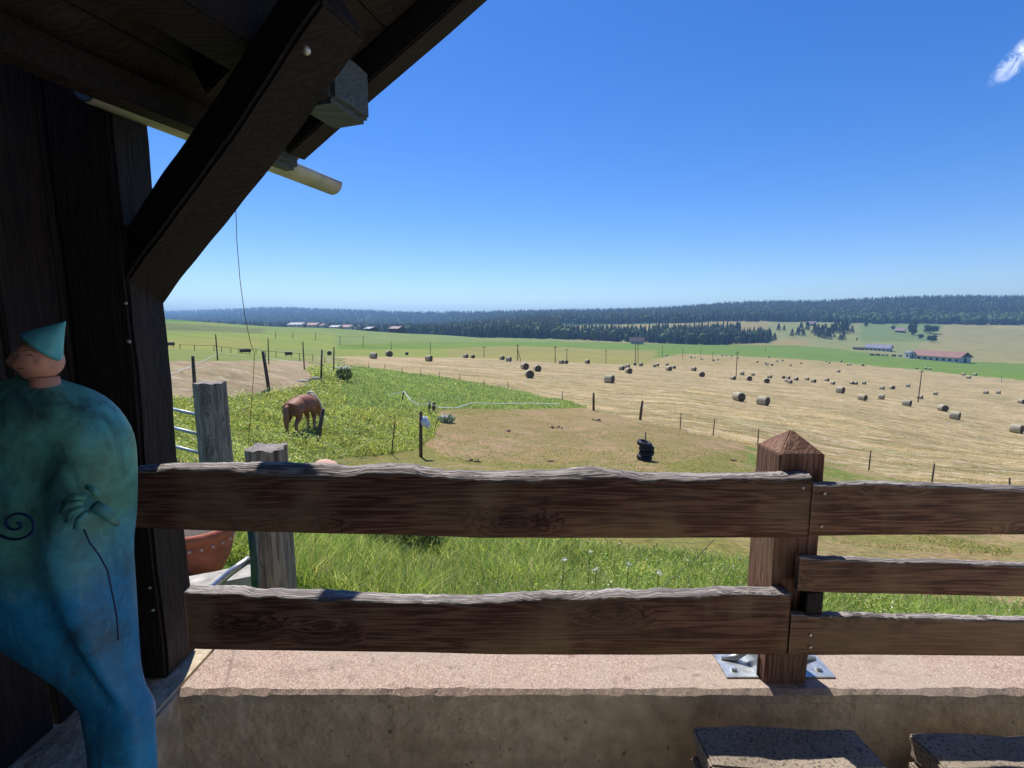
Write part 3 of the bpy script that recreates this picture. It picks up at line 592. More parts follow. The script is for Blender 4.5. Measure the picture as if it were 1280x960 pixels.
broadleaf(1164.5, 427.5, 12, 9, 'round leafy tree lowest on the slope above the red barn roof')
broadleaf(1151, 423.5, 6, 6, 'small round bush between the tall tree and the round trees', name='round_bush')
broadleaf(1116, 412, 5, 5, 'small bush at the left end of the pink-roofed hut', name='round_bush')
broadleaf(1279, 405, 13, 9, 'pale rounded tree at the forest edge on the far right', col=(96, 120, 66))
broadleaf(1082.5, 408, 5, 5.5, 'small lone tree on the green slope below the forest', low=.05)
ct = [(962, 424, 11), (968, 426, 9), (973, 413, 8), (980, 413, 6), (990, 420, 8), (997, 419, 9), (1001, 415, 11), (1004, 420, 8), (1009, 413, 10), (1018, 417, 12), (1022, 420, 13), (1027, 422, 14), (1031, 418, 12), (1035, 424, 13), (1039, 421, 14), (1043, 416, 12), (1047, 414, 13), (1052, 417, 14), (1056, 416, 13), (1050, 425, 7), (1054, 425, 9), (1058, 413, 11), (1065, 416, 8), (1062, 407, 5), (1071, 425.5, 3.6)]
ordn = ['first', 'second', 'third', 'fourth', 'fifth', 'sixth', 'seventh', 'eighth', 'ninth', 'tenth', 'eleventh', 'twelfth', 'thirteenth', 'fourteenth', 'fifteenth', 'sixteenth', 'seventeenth', 'eighteenth', 'nineteenth', 'twentieth', 'twenty-first', 'twenty-second', 'twenty-third', 'twenty-fourth', 'twenty-fifth', 'twenty-sixth', 'twenty-seventh', 'twenty-eighth', 'twenty-ninth', 'thirtieth']
for k, (x, y, h) in enumerate(sorted(ct)):
    lab = 'tiny lone spruce standing apart in the pasture below the clump' if h < 4 else ('%s from left of the dark spruces clumped on the far green slope' % ordn[k])
    conifer(x, y, h * 1.12, lab, wide=1.35)
conifer(503, 411, 8, 'dark lone spruce beside the reddish farmhouse on the far crest', Y=600, wide=1.6)
# ------------------------------------------------------------------ terrace: wall, railing, posts
M['palestone0'] = simple('light terrace paving', (.66, .60, .50), .9, scale=3, var=.12)  # paving made pale so the out-of-view floor bounces sun onto the wall
M['plaster'] = simple('cream bounce finish', (.72, .69, .62), .9, scale=2, var=.06)  # finish invented for the unseen back wall, to bounce skylight under the roof
WZ = .39; WY = 1.507                                    # wall top height, its face towards us
def wall_bm(x0, x1, y0, y1, z0, z1, rough=.006, capover=0, step=.02):
    """low wall with a crumbly front top edge"""
    bm = bmesh.new(); n = int((x1 - x0) / step) + 1; rows = []
    for i in range(n):
        x = x0 + (x1 - x0) * i / (n - 1); k = float(fbm(np.array([x * 22]), np.array([2.]), 61, 4)[0] - .5); k2 = float(fbm(np.array([x * 60]), np.array([7.]), 62, 3)[0] - .5)
        e = max(0, k + .1) * .02; prof = [(y0, z0), (y0 + k2 * .004, z1 - .055), (y0 - capover, z1 - .045 + k2 * .006), (y0 - capover + k2 * .005, z1 - .012 - e), (y0 - capover + .012 + e * 1.2, z1 - .0005 + k2 * .003), (y0 + .05, z1), (y1, z1), (y1, z0)]
        rows.append([bm.verts.new((x, a, b)) for a, b in prof])
    for a, b in zip(rows, rows[1:]):
        for k in range(len(a) - 1):
            f = bm.faces.new((a[k], b[k], b[k + 1], a[k + 1])); f.material_index = 1 if k in (3, 4, 5) else 0
    bm.faces.new(rows[0]); bm.faces.new(rows[-1][::-1]); return bm
tag(obj_bm('parapet_wall', wall_bm(-1.15, 7.5, WY, 1.90, -1.2, WZ, capover=.008), [M['concrete'], M['gravelcap']]), 'low concrete wall with pinkish gravel top under the railing', 'wall')
bm = bmesh.new(); add_box(bm, (-1.35, .0, -.4), (.4, 3.82, 1.58)); bmesh.ops.bevel(bm, geom=list(bm.edges), offset=.012, segments=2, affect='EDGES')
tag(obj_bm('side_wall', bm, M['concrete']), 'concrete wall base under the dark timber wall on the left', 'wall')
bm = bmesh.new(); add_box(bm, (3.0, -.4, -.6), (8.9, 3.80, 1.2)); tag(obj_bm('terrace_floor', bm, M['palestone0']), kind='structure')
def plank(name, px0, px1, Yf, th, back, front, bot, parent, mat, topmat, z_off=0, label=None):
    """live-edged board: picture rows along its back top edge, front top edge and bottom, at distance Yf"""
    A0, A1 = P(px0, 600, Yf).x, P(px1, 600, Yf).x; N_ = max(60, int((A1 - A0) / .008)); V = []
    for i in range(N_ + 1):
        X = A0 + (A1 - A0) * i / N_
        def row(pts, Y):
            ys = ip(640 + F * X / (Y * .995), pts); ys = float(ys)
            for _ in range(2): ys = float(ip(proj(X, Y, P(640, ys, Y).z)[0], pts))
            return P(640, ys, Y).z
        w = lambda s, sc_, a: float(fbm(np.array([X * sc_]), np.array([s * 3.1]), 70 + s, 4)[0] - .5) * a
        zb = row(bot, Yf) + w(1, 3, .006); zf = row(front, Yf) + w(2, 14, .016) + w(3, 55, .007); zt = row(back, Yf + th) + w(4, 12, .008) + w(5, 45, .005)
        zt = max(zt, zf + .004)
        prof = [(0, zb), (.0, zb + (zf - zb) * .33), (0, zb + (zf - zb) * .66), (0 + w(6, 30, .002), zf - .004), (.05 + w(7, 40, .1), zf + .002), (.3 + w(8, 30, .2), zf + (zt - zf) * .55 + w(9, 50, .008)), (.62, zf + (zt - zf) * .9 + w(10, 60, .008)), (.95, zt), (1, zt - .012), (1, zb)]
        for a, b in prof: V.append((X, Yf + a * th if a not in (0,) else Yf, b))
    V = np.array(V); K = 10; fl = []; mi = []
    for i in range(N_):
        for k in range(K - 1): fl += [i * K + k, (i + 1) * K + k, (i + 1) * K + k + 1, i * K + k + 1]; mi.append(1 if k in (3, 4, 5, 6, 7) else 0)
        fl += [i * K + K - 1, (i + 1) * K + K - 1, (i + 1) * K, i * K]; mi.append(0)
    sizes = [4] * (N_ * K); fl += list(range(K))[::-1]; fl += [N_ * K + k for k in range(K)]; sizes += [K, K]; mi += [0, 0]
    o = obj_np(name, V, fl, sizes, [mat, topmat], parent, matidx=mi, smooth=False)
    if label: o['label'] = label
    return o
rail = empty('timber_railing', (.95, 1.55, WZ), label='rough dark stained timber railing of live-edged boards on the low wall', cat='railing')
rail_inv = Matrix.Translation(rail.location).inverted()
def under(o, root):
    o.matrix_parent_inverse = Matrix.Translation(root.location).inverted(); return o
TOPB = [(150, 584), (215, 578), (300, 577), (400, 578), (440, 582), (480, 578), (520, 580), (560, 587), (620, 588), (680, 587), (720, 584), (737, 582), (760, 586), (800, 590), (900, 591), (1018, 588)]
TOPF = [(150, 592), (215, 588), (300, 589), (350, 594), (430, 597), (460, 590), (500, 590), (540, 596), (600, 600), (660, 602), (700, 599), (730, 597), (760, 597), (800, 600), (900, 600), (1018, 599)]
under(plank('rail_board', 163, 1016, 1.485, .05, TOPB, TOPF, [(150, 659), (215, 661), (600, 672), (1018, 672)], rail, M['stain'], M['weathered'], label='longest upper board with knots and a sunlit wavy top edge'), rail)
LB = [(210, 733), (300, 733), (345, 737), (400, 735), (450, 739), (490, 744), (540, 742), (600, 744), (640, 741), (700, 738), (800, 738), (900, 736), (1003, 735)]
LF = [(210, 743), (300, 744), (400, 750), (480, 752), (540, 754), (590, 755), (640, 752), (700, 749), (800, 747), (900, 745), (1003, 744)]
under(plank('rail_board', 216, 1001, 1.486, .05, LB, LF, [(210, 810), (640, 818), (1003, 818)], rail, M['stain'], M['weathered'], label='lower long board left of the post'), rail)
under(plank('rail_board', 1017, 1620, 1.489, .026, [(1012, 602), (1100, 601), (1200, 604), (1290, 606), (1620, 615)], [(1012, 607), (1100, 606), (1200, 610), (1290, 613), (1620, 622)], [(1012, 669), (1290, 668), (1620, 668)], rail, M['stain'], M['weathered'], label='upper board right of the post'), rail)
under(plank('rail_board', 1008, 1620, 1.492, .024, [(1005, 694), (1060, 695), (1100, 699), (1160, 699), (1290, 702), (1620, 708)], [(1005, 698), (1060, 701), (1100, 704), (1160, 704), (1290, 707), (1620, 714)], [(1005, 738), (1060, 741), (1290, 746), (1620, 752)], rail, M['stain'], M['weathered'], label='narrow middle board right of the post'), rail)
under(plank('rail_board', 1003, 1620, 1.489, .026, [(1000, 766), (1100, 769), (1290, 771), (1620, 778)], [(1000, 770), (1100, 773), (1290, 776), (1620, 783)], [(1000, 818), (1290, 820), (1620, 824)], rail, M['stain'], M['weathered'], label='lowest board right of the post'), rail)
b = beam_bm(P(1015, 737, 1.52), P(1013, 770, 1.52), .055, .04, up=Vector((0, 1, 0)), bev=.002); under(obj_bm('batten', b, M['dark_z'], rail), rail)
def screw(x, y, Y, r=.0045, parent=rail):
    b = bmesh.new(); bmesh.ops.create_cone(b, cap_ends=True, segments=16, radius1=r, radius2=r * .8, depth=.004, matrix=Matrix.Translation(P(x, y, Y)) @ Matrix.Rotation(R(90), 4, 'X'))
    bmesh.ops.create_cone(b, cap_ends=True, segments=6, radius1=r * .4, radius2=r * .4, depth=.0045, matrix=Matrix.Translation(P(x, y, Y) - Vector((0, .0006, 0))) @ Matrix.Rotation(R(90), 4, 'X'))
    for f in b.faces:
        if f.calc_center_median().y < P(x, y, Y).y - .0022: f.material_index = 0
    o = obj_bm('screw', b, M['screw'], parent); under(o, parent) if parent is not None else None; return o
for x, y in ((1004, 610), (1031, 617), (1027, 658), (1013, 794), (1013, 809)): screw(x, y, 1.484)
# the capped post
post = empty('railing_post', (.963, 1.62, WZ), label='square railing post with a pyramid top bolted to the wall by metal brackets', cat='post')
bm = bmesh.new(); x0, x1, y0, y1 = .884, 1.033, 1.538, 1.69; ztop = P(1000, 568, 1.54).z; zap = P(998, 536, 1.61).z; cxp, cyp = (x0 + x1) / 2, (y0 + y1) / 2
lv = [WZ, WZ + .2, WZ + .4, WZ + .6, ztop - .004]; rings = []
for z in lv: rings.append([bm.verts.new((a, b_, z)) for a, b_ in ((x0, y0), (x1, y0), (x1, y1), (x0, y1))])
rings.append([bm.verts.new((a, b_, ztop + .002)) for a, b_ in ((x0 + .004, y0 + .004), (x1 - .004, y0 + .004), (x1 - .004, y1 - .004), (x0 + .004, y1 - .004))])
for a, b_ in zip(rings, rings[1:]):
    for k in range(4): bm.faces.new((a[k], a[(k + 1) % 4], b_[(k + 1) % 4], b_[k]))
bm.faces.new(rings[0][::-1]); ap = bm.verts.new((cxp, cyp, zap))
for k in range(4): bm.faces.new((rings[-1][k], rings[-1][(k + 1) % 4], ap))
bmesh.ops.bevel(bm, geom=[e for e in bm.edges if abs(e.verts[0].co.z - e.verts[1].co.z) > .02], offset=.004, segments=2, affect='EDGES')
under(obj_bm('post_shaft', bm, M['stain_post'], post), post)
def bracket(x, s):
    b = bmesh.new(); add_box(b, (x, 1.625, WZ + .004), (.115, .13, .006)); add_box(b, (x - s * .055, 1.625, WZ + .045), (.006, .11, .09))
    for yy in (1.595, 1.655): bmesh.ops.create_cone(b, cap_ends=True, segments=6, radius1=.011, radius2=.011, depth=.012, matrix=Matrix.Translation((x + s * .018, yy, WZ + .013)))
    for yy in (1.6, 1.63, 1.66): bmesh.ops.create_cone(b, cap_ends=True, segments=8, radius1=.004, radius2=.004, depth=.004, matrix=Matrix.Translation((x - s * .0585, yy, WZ + .06)) @ Matrix.Rotation(R(90), 4, 'Y'))
    b2 = tube_bm([(x - s * .05, 1.64, WZ + .05), (x - s * .01, 1.645, WZ + .018), (x + s * .04, 1.65, WZ + .01)], [.011, .014, .006], 8); me = bpy.data.meshes.new('t'); b2.to_mesh(me); b2.free(); b.from_mesh(me)
    return under(obj_bm('metal_bracket', b, M['galv'], post), post)
bracket(x0 - .062, -1); bracket(x1 + .062, 1)
# dark corner post and timber wall on the left
cp = empty('corner_post', (-1.33, 1.63, WZ), label='near black timber corner post carrying the roof', cat='post')
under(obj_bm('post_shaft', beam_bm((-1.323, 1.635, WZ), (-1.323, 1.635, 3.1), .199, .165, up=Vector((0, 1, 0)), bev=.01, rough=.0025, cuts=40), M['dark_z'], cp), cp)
o = screw(161, 427, 1.542, .006, None); o.name = 'nail_head'; o.data.name = 'nail_head'; o.parent = cp; under(o, cp)
for x, y in ((157, 379), (187, 735), (191, 763)): o = screw(x, y, 1.55 if y < 700 else 1.55, .005, None); o.name = 'nail_head'; o.parent = cp; under(o, cp)
tw = empty('timber_wall', (-1.44, .2, WZ), label='near black wall of upright boards behind the statue', cat='wall')
yb = 1.72; k = 0
while yb > -2.2:
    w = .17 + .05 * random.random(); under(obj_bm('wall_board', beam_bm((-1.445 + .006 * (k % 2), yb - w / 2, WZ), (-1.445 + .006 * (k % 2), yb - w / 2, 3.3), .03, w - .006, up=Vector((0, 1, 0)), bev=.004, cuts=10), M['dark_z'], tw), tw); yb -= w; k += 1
hw = empty('unseen_house_wall', (2.2, -2.3, 0), label='unseen house wall behind the terrace, made cream to bounce light', cat='wall')
bm = bmesh.new(); add_box(bm, (2.7, -2.4, 2.2), (9.6, .2, 4.6)); under(obj_bm('bounce_face', bm, M['plaster'], hw), hw)  # added behind the camera: closes off the back, reflects light to the railing
bm = bmesh.new(); add_box(bm, (1.2, -2.28, 1.05), (1.0, .05, 2.1)); under(obj_bm('door', bm, M['dark_z'], hw), hw)
# ------------------------------------------------------------------ roof over the terrace
e1 = Vector((math.sin(R(18)), math.cos(R(18)), 0)); e2 = Vector((.951, -.309, .554)).normalized(); en = e1.cross(e2); en = en if en.z > 0 else -en
V0 = P(367, 190, 2.16)
roof = empty('porch_roof', V0, label='dark boarded porch roof sloping down to the gutter', cat='roof')
RU = lambda o: under(o, roof)
def rp(s, d, h=0): return V0 + e2 * s - e1 * d + en * h          # s up the slope, d back from the verge, h above the board underside
for k in range(34):
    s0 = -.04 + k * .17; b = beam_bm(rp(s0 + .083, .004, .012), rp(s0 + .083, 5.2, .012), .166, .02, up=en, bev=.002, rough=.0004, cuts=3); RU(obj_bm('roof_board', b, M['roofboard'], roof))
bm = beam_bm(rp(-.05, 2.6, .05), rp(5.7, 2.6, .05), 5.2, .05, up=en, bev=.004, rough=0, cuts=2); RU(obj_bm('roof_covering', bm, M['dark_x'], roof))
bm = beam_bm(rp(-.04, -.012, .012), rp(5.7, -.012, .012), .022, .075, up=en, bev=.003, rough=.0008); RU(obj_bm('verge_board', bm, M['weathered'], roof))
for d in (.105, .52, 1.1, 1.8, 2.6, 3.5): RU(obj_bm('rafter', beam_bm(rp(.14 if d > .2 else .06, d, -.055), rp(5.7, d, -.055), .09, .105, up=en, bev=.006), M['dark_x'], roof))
for k in range(12): RU(obj_bm('batten', beam_bm(rp(-.02 + k * .13, .03, -.008), rp(.07 + k * .13, .03, -.008), .028, .012, up=en, bev=.002, cuts=2), M['roofboard'], roof))
def solve(x, y, h):
    best = min(((proj(*rp(s / 100, d / 100, h)), s, d) for s in range(-30, 90, 2) for d in range(-40, 60, 2)), key=lambda q: (q[0][0] - x) ** 2 + (q[0][1] - y) ** 2); print('solve', best); return best[1] / 100, best[2] / 100
PH = -.13; PS, PD = solve(440, 130, PH)
pur = empty('purlin', rp(.40, .5, -.18), label='thick roof beam with a cut bluish grey end above the sky', cat='roof beam')
pA, pB = rp(.42, -.075, -.12), rp(.42, .12, -.12)
bm = bmesh.new(); beam_bm(rp(PS, PD, PH), rp(PS, PD + .22, PH), .165, .185, up=Vector((0, 0, 1)), bev=.02, bm=bm); under(obj_bm('beam_end', bm, M['greywood'], pur), pur)
under(obj_bm('beam_shaft', beam_bm(rp(PS, PD + .222, PH), rp(PS, 4.8, PH), .16, .18, bev=.008), M['dark_x'], pur), pur)
wp = empty('wall_plate', rp(-.02, .5, -.1), label='small roof beam end with a clipped corner just above the gutter', cat='roof beam')
WS, WD = solve(366, 199, -.06)
under(obj_bm('beam_end', beam_bm(rp(WS, WD, -.06), rp(WS, WD + .14, -.06), .08, .09, bev=.018), M['greywood'], wp), wp)
under(obj_bm('beam_shaft', beam_bm(rp(WS, WD + .142, -.06), rp(WS, 4.8, -.06), .077, .087, bev=.006), M['dark_x'], wp), wp)
ridge = empty('ridge_beam', rp(2.5, 1, -.2), label='roof beam higher up the porch roof above the terrace', cat='roof beam')
under(obj_bm('beam_shaft', beam_bm(rp(2.5, .06, -.16), rp(2.5, 4.8, -.16), .14, .2, bev=.008), M['dark_x'], ridge), ridge)
# knee brace
br = empty('knee_brace', P(200, 330, 1.6), label='diagonal brace running from the corner post up to the roof beam', cat='brace')
b0, b1 = P(176, 345, 1.66), P(420, 4, 1.32); axis = (b1 - b0).normalized(); vd = (P(300, 170, 1.7) - EYE).normalized()
upv = vd.cross(axis).normalized(); upv = (Matrix.Rotation(R(33), 3, axis) @ upv)
under(obj_bm('brace_shaft', beam_bm(b0 - axis * .12, b1, .148, .148, up=upv, bev=.010, rough=.003, cuts=30), M['dark_x'], br), br)
b = bmesh.new(); bc = P(383, 63, 1.265); bmesh.ops.create_uvsphere(b, u_segments=16, v_segments=8, radius=.0105, matrix=Matrix.Translation(bc)); under(obj_bm('bolt', b, M['screw'], br), br)
tb = empty('tie_beam', P(190, 100, 1.95), label='horizontal dark beam passing behind the diagonal brace at the post top', cat='roof beam')
under(obj_bm('beam_shaft', beam_bm(P(120, 128, 1.95), P(400, 2, 1.9), .10, .115, bev=.008), M['dark_x'], tb), tb)
# gutter: a half-round trough hung along the eave
gut = empty('rain_gutter', P(420, 236, 2.75), label='pale grey half-round rain gutter jutting past the roof edge', cat='gutter')
ge = P(416, 229, 2.50); bm = bmesh.new(); rg_ = .056; sg = 14; prv = None; side = e1.cross(Vector((0, 0, 1)))
for i in range(6):
    c0 = ge - e1 * (i * .215); ring = []
    for r_ in (rg_, rg_ - .003):
        rr_ = []
        for k in range(sg + 1):
            a = math.pi + math.pi * k / sg; rr_.append(bm.verts.new(c0 + side * math.cos(a) * r_ + Vector((0, 0, 1)) * math.sin(a) * r_))
        ring.append(rr_)
    if prv:
        for q_ in (0, 1):
            for k in range(sg): f = bm.faces.new((prv[q_][k], prv[q_][k + 1], ring[q_][k + 1], ring[q_][k])); f.smooth = True
        for k in (0, sg): bm.faces.new((prv[0][k], prv[1][k], ring[1][k], ring[0][k]))
    prv = ring
    if i == 0: bm.faces.new(ring[0])
under(obj_bm('trough', bm, M['gutter'], gut), gut)
under(obj_bm('bead', tube_bm([ge - side * rg_ , ge - side * rg_ - e1 * 1.07], .006, 8), M['gutter'], gut), gut)
tag(obj_bm('hanging_wire', tube_bm([P(294, 236, 2.35), P(296, 300, 2.38), P(300, 350, 2.42), P(306, 395, 2.5), P(313, 428, 2.6), P(318, 442, 2.7), P(317, 470, 2.75), P(310, 560, 2.8), P(309, 640, 2.8)], .0016, 5), M['rust']), 'thin brown wire hanging from the gutter down past the fields', 'wire')
tag(obj_bm('loose_wire', tube_bm([P(893, 674, 1.98), P(872, 696, 1.97), P(850, 715, 1.96), P(829, 733, 1.95), P(800, 765, 1.92)], .0016, 5), M['wire']), 'thin loose wire slanting behind the railing near the capped post', 'wire')
# ------------------------------------------------------------------ stone slabs inside the wall
def slab(c, sx, sy, sz, rz, label):
    bm = bmesh.new(); bmesh.ops.create_cube(bm, size=1); bmesh.ops.scale(bm, vec=(sx, sy, sz), verts=bm.verts); bmesh.ops.subdivide_edges(bm, edges=list(bm.edges), cuts=9, use_grid_fill=True)
    for v in bm.verts:
        k = float(fbm(np.array([v.co.x * 9 + c[0] * 7]), np.array([v.co.y * 9 + v.co.z * 13]), 81, 4)[0] - .5) * .022; v.co.z += k
        v.co.y += .014 * math.cos(v.co.x / sx * 3) * (-1 if v.co.y < 0 else 0) + k * .5; v.co.x += k * .4
        if v.co.z < 0: v.co.x *= .97; v.co.y *= .97
    bmesh.ops.bevel(bm, geom=[e for e in bm.edges if e.calc_face_angle(0) > 1.2], offset=.006, segments=2, affect='EDGES')
    o = obj_bm('stone_slab', bm, M['slab'], smooth=False, loc=c); o.rotation_euler.z = rz; return tag(o, label, 'stone slab', 'stone slabs stacked inside the wall')
def stack(pxs, Yb, Yf, zt, n, labels):
    for k in range(n):
        p = P((pxs[0] + pxs[1]) / 2, 925, (Yb + Yf) / 2); w = (pxs[1] - pxs[0]) / F * ((Yb + Yf) / 2 * .992 + (EYE.z - zt) * .129)
        slab(Vector((p.x - .006 * k, (Yb + Yf) / 2 - .003 * k, zt - .05 - k * .093)), w * (1 - .02 * k), Yb - Yf, .085, R(-1 + 1.5 * k), labels[k])
stack((878, 1088), 1.385, 1.24, EYE.z - 1.278, 5, ['rough stone slab with sunlit front edge topmost of the stack below the capped post', 'second slab from the top of the stack below the capped post', 'third slab from the top of the stack below the capped post', 'fourth slab from the top of the stack below the capped post', 'lowest slab of the stack below the capped post'])
stack((1164, 1414), 1.40, 1.25, EYE.z - 1.315, 4, ['shaded rough stone slab in the lower right corner topmost of its stack', 'second slab from the top of the right corner stack', 'third slab from the top of the right corner stack', 'lowest slab of the right corner stack'])
# ------------------------------------------------------------------ statue
t = NT('blue green glaze'); n1 = t.noise(3.2, 5, None, .6); n2 = t.noise(40, 5); n3 = t.noise(9, 4)
sep = t.n.new('ShaderNodeSeparateXYZ'); t.l.new(t.tc.outputs['Object'], sep.inputs[0]); zz = t.f('MULTIPLY_ADD', sep.outputs['Z'], 1.0, t.f('MULTIPLY', n1, .5))
c = t.ramp(zz, [(.55, (.02, .38, .50)), (1.0, (.02, .30, .56)), (1.28, (.02, .24, .46))]); hi_ = t.ramp(t.f('SUBTRACT', zz, 1.15), [(.2, (0, 0, 0)), (.36, (1, 1, 1))])
c = t.mix(hi_, c, t.ramp(n3, [(.3, (.08, .22, .14)), (.5, (.12, .40, .32)), (.7, (.10, .42, .46))]))
c = t.mix(t.ramp(t.noise(5, 7, t.vec((1.4, 1, .6)), 1.2, .65), [(.50, (0, 0, 0)), (.66, (.85, .85, .85))]), c, (.035, .07, .075)); c = t.mix(t.ramp(t.noise(11, 7, t.vec((2.5, 1, .7)), 1.5, .7), [(.58, (0, 0, 0)), (.70, (.6, .6, .6))]), c, (.16, .42, .42)); c = t.mix(t.ramp(t.noise(60, 3, t.vec((2, 2, .5))), [(.60, (0, 0, 0)), (.72, (.35, .35, .35))]), c, (.20, .36, .33)); c = t.mix(.5, c, t.ramp(n2, [(.3, (.6, .6, .6)), (.7, (1.2, 1.2, 1.2))]), 'MULTIPLY')
t.bump(t.f('ADD', n2, n3), .35, .006); M['glaze'] = t.col(c, .42)
M['teal'] = simple('teal hat glaze', (.10, .42, .46), .45, var=.3, scale=20); M['skin'] = simple('flesh coloured clay', (.62, .30, .20), .7, var=.2, scale=25); M['ink'] = simple('dark blue glaze line', (.012, .03, .12), .4)
st = empty('figure_statue', P(120, 950, 1.0) * 1.0, label='tall blue-green glazed statue of a figure in a pointed hat', cat='statue'); st.location = (-.80, 1.0, 0)
ST = lambda o: under(o, st)
rowsS = [(460, 30, 60, .5), (470, 22, 66, .6), (477, 0, 78, .6), (486, -40, 102, .6), (499, -62, 125, .6), (517, -76, 144, .6), (537, -86, 160, .62), (560, -92, 168, .62), (600, -94, 167, .6), (640, -94, 164, .58), (665, -88, 161, .58), (690, -76, 158, .58), (720, -58, 161, .58), (755, -30, 165, .58), (790, 2, 169, .6), (815, 36, 172, .62), (840, 66, 175, .65), (865, 90, 181, .7), (880, 99, 188, .75), (892, 102, 195, .78), (915, 106, 193, .8), (940, 108, 194, .85), (975, 110, 196, .85), (1040, 112, 197, .85), (1130, 114, 198, .85)]
bm = bmesh.new(); prev = None; NS = 40; YS = 1.0
rowsS = [(y, xl + (10 if y > 780 else 0), xr - 6, dr) for y, xl, xr, dr in rowsS]
for y, xl, xr, dr in rowsS:
    pl, pr = P(xl, y, YS), P(xr, y, YS); c0 = (pl + pr) / 2; hw_ = (pr - pl).length / 2; ring = []
    for k in range(NS):
        a = 2 * math.pi * k / NS; cx_ = math.cos(a); sy_ = math.sin(a); dp = min(hw_ * dr, .115 + .02 * math.sin(y * .02))
        px_ = c0.x + hw_ * math.copysign(abs(cx_) ** .9, cx_); py_ = YS + dp * math.copysign(abs(sy_) ** .85, sy_)
        # arm ridge down the right flank, groove beside it
        if 520 < y < 860 and cx_ > .2 and sy_ < 0: g_ = (cx_ - .72) / .13; py_ -= .022 * math.exp(-g_ * g_) * min(1, (y - 520) / 60) - .0; g2 = (cx_ - .5) / .07; py_ += .010 * math.exp(-g2 * g2)
        if sy_ < 0: py_ += (float(fbm(np.array([px_ * 12]), np.array([c0.z * 12]), 90, 3)[0]) - .5) * .018
        ring.append(bm.verts.new((px_, py_, c0.z)))
    if prev:
        for k in range(NS): f = bm.faces.new((prev[k], prev[(k + 1) % NS], ring[(k + 1) % NS], ring[k])); f.smooth = True
    else: bm.faces.new(ring)
    prev = ring
bm.faces.new(prev[::-1]); bmesh.ops.recalc_face_normals(bm, faces=bm.faces)
bo = ST(obj_bm('body', bm, M['glaze'], st)); sm = bo.modifiers.new('smooth', 'SUBSURF'); sm.levels = sm.render_levels = 1
# head turned to the left, with brow, nose, lips, ear
bm = bmesh.new(); bmesh.ops.create_uvsphere(bm, u_segments=56, v_segments=40, radius=1); hc = P(50, 450, .985); hr = .043
for v in bm.verts:
    n = v.co.normalized(); fdir = Vector((-.80, -.60, 0)).normalized(); sd = Vector((fdir.y, -fdir.x, 0)); u_, w_, z_ = n.dot(fdir), n.dot(sd), n.z; r = 1.0
    r += .10 * max(0, u_) * (1 if z_ < .1 else .7); g = lambda a, b_, sa, sb: math.exp(-((w_ - a) / sa) ** 2 - ((z_ - b_) / sb) ** 2) if u_ > 0 else 0
    r += .20 * g(0, -.08, .15, .18) + .10 * g(0, .14, .10, .2); r -= .13 * (g(-.33, .12, .17, .10) + g(.33, .12, .17, .10)); r += .06 * (g(-.33, .12, .09, .05) + g(.33, .12, .09, .05)); r += .07 * (g(-.3, .33, .25, .07) + g(.3, .33, .25, .07))
    r += .10 * g(0, -.40, .22, .05) + .10 * g(0, -.52, .2, .05) - .09 * g(0, -.46, .24, .03); r += .12 * g(0, -.78, .25, .13); r += .08 * (g(-.45, -.2, .2, .2) + g(.45, -.2, .2, .2))
    ear = math.exp(-((abs(w_) - .97) / .12) ** 2 - ((z_ + .02) / .2) ** 2 - ((u_ + .08) / .12) ** 2); r += .16 * ear
    v.co = n * r; v.co.x *= .92; v.co.y *= .85
bmesh.ops.transform(bm, matrix=Matrix.Translation(hc) @ Matrix.Diagonal((hr, hr, hr * .92, 1)), verts=bm.verts)
from mathutils.bvhtree import BVHTree
bvh = BVHTree.FromBMesh(bm)
def facemark(pts, r, mat, name):
    out = []
    for x, y in pts:
        h_ = bvh.ray_cast(EYE, (P(x, y, 1) - EYE).normalized())
        if h_[0] is not None: out.append(h_[0])
    if len(out) > 1: ST(obj_bm(name, tube_bm(out, [r * .4] + [r] * (len(out) - 2) + [r * .4], 6), mat, st))
M['lip'] = simple('dark red lip clay', (.20, .05, .035), .6); M['brow'] = simple('dark painted lid', (.10, .045, .035), .7)
facemark([(20, 461), (24, 460), (28, 461), (33, 462)], .0014, M['lip'], 'mouth'); facemark([(31, 445), (35, 443.5), (39, 444), (43, 446.5)], .0011, M['brow'], 'eyelid'); facemark([(20, 446), (22, 444.5), (25, 445)], .0010, M['brow'], 'eyelid')
facemark([(29, 440), (34, 437.5), (40, 438), (45, 441)], .0010, M['brow'], 'eyebrow')
for f in bm.faces: f.smooth = True
ST(obj_bm('head', bm, M['skin'], st))
ST(obj_bm('neck', tube_bm([hc - Vector((-.004, 0, .035)), hc - Vector((-.004, 0, .075))], [.024, .026], 16), M['skin'], st))
hb, ht = P(53, 433, .985), P(84, 400, .985); ax = (ht - hb).normalized(); bm = bmesh.new(); ax2 = (ax + Vector((-.02, .42, .15))).normalized(); ref = (Vector((0, 1, 0)) - ax2 * ax2.y).normalized(); bq = ax2.cross(ref).normalized(); rings = []
for f_, r_ in ((0, .043), (.1, .041), (.35, .029), (.62, .017), (.85, .007), (1, .0012)):
    c0 = hb + (ht - hb) * f_ - ax2 * .004; rings.append([bm.verts.new(c0 + (ref * math.cos(a) * .85 + bq * math.sin(a)) * r_) for a in [2 * math.pi * k / 28 for k in range(28)]])
for a, b_ in zip(rings, rings[1:]):
    for k in range(28): f = bm.faces.new((a[k], a[(k + 1) % 28], b_[(k + 1) % 28], b_[k])); f.smooth = True
bm.faces.new(rings[0][::-1]); bm.faces.new(rings[-1]); ST(obj_bm('pointed_hat', bm, M['teal'], st))
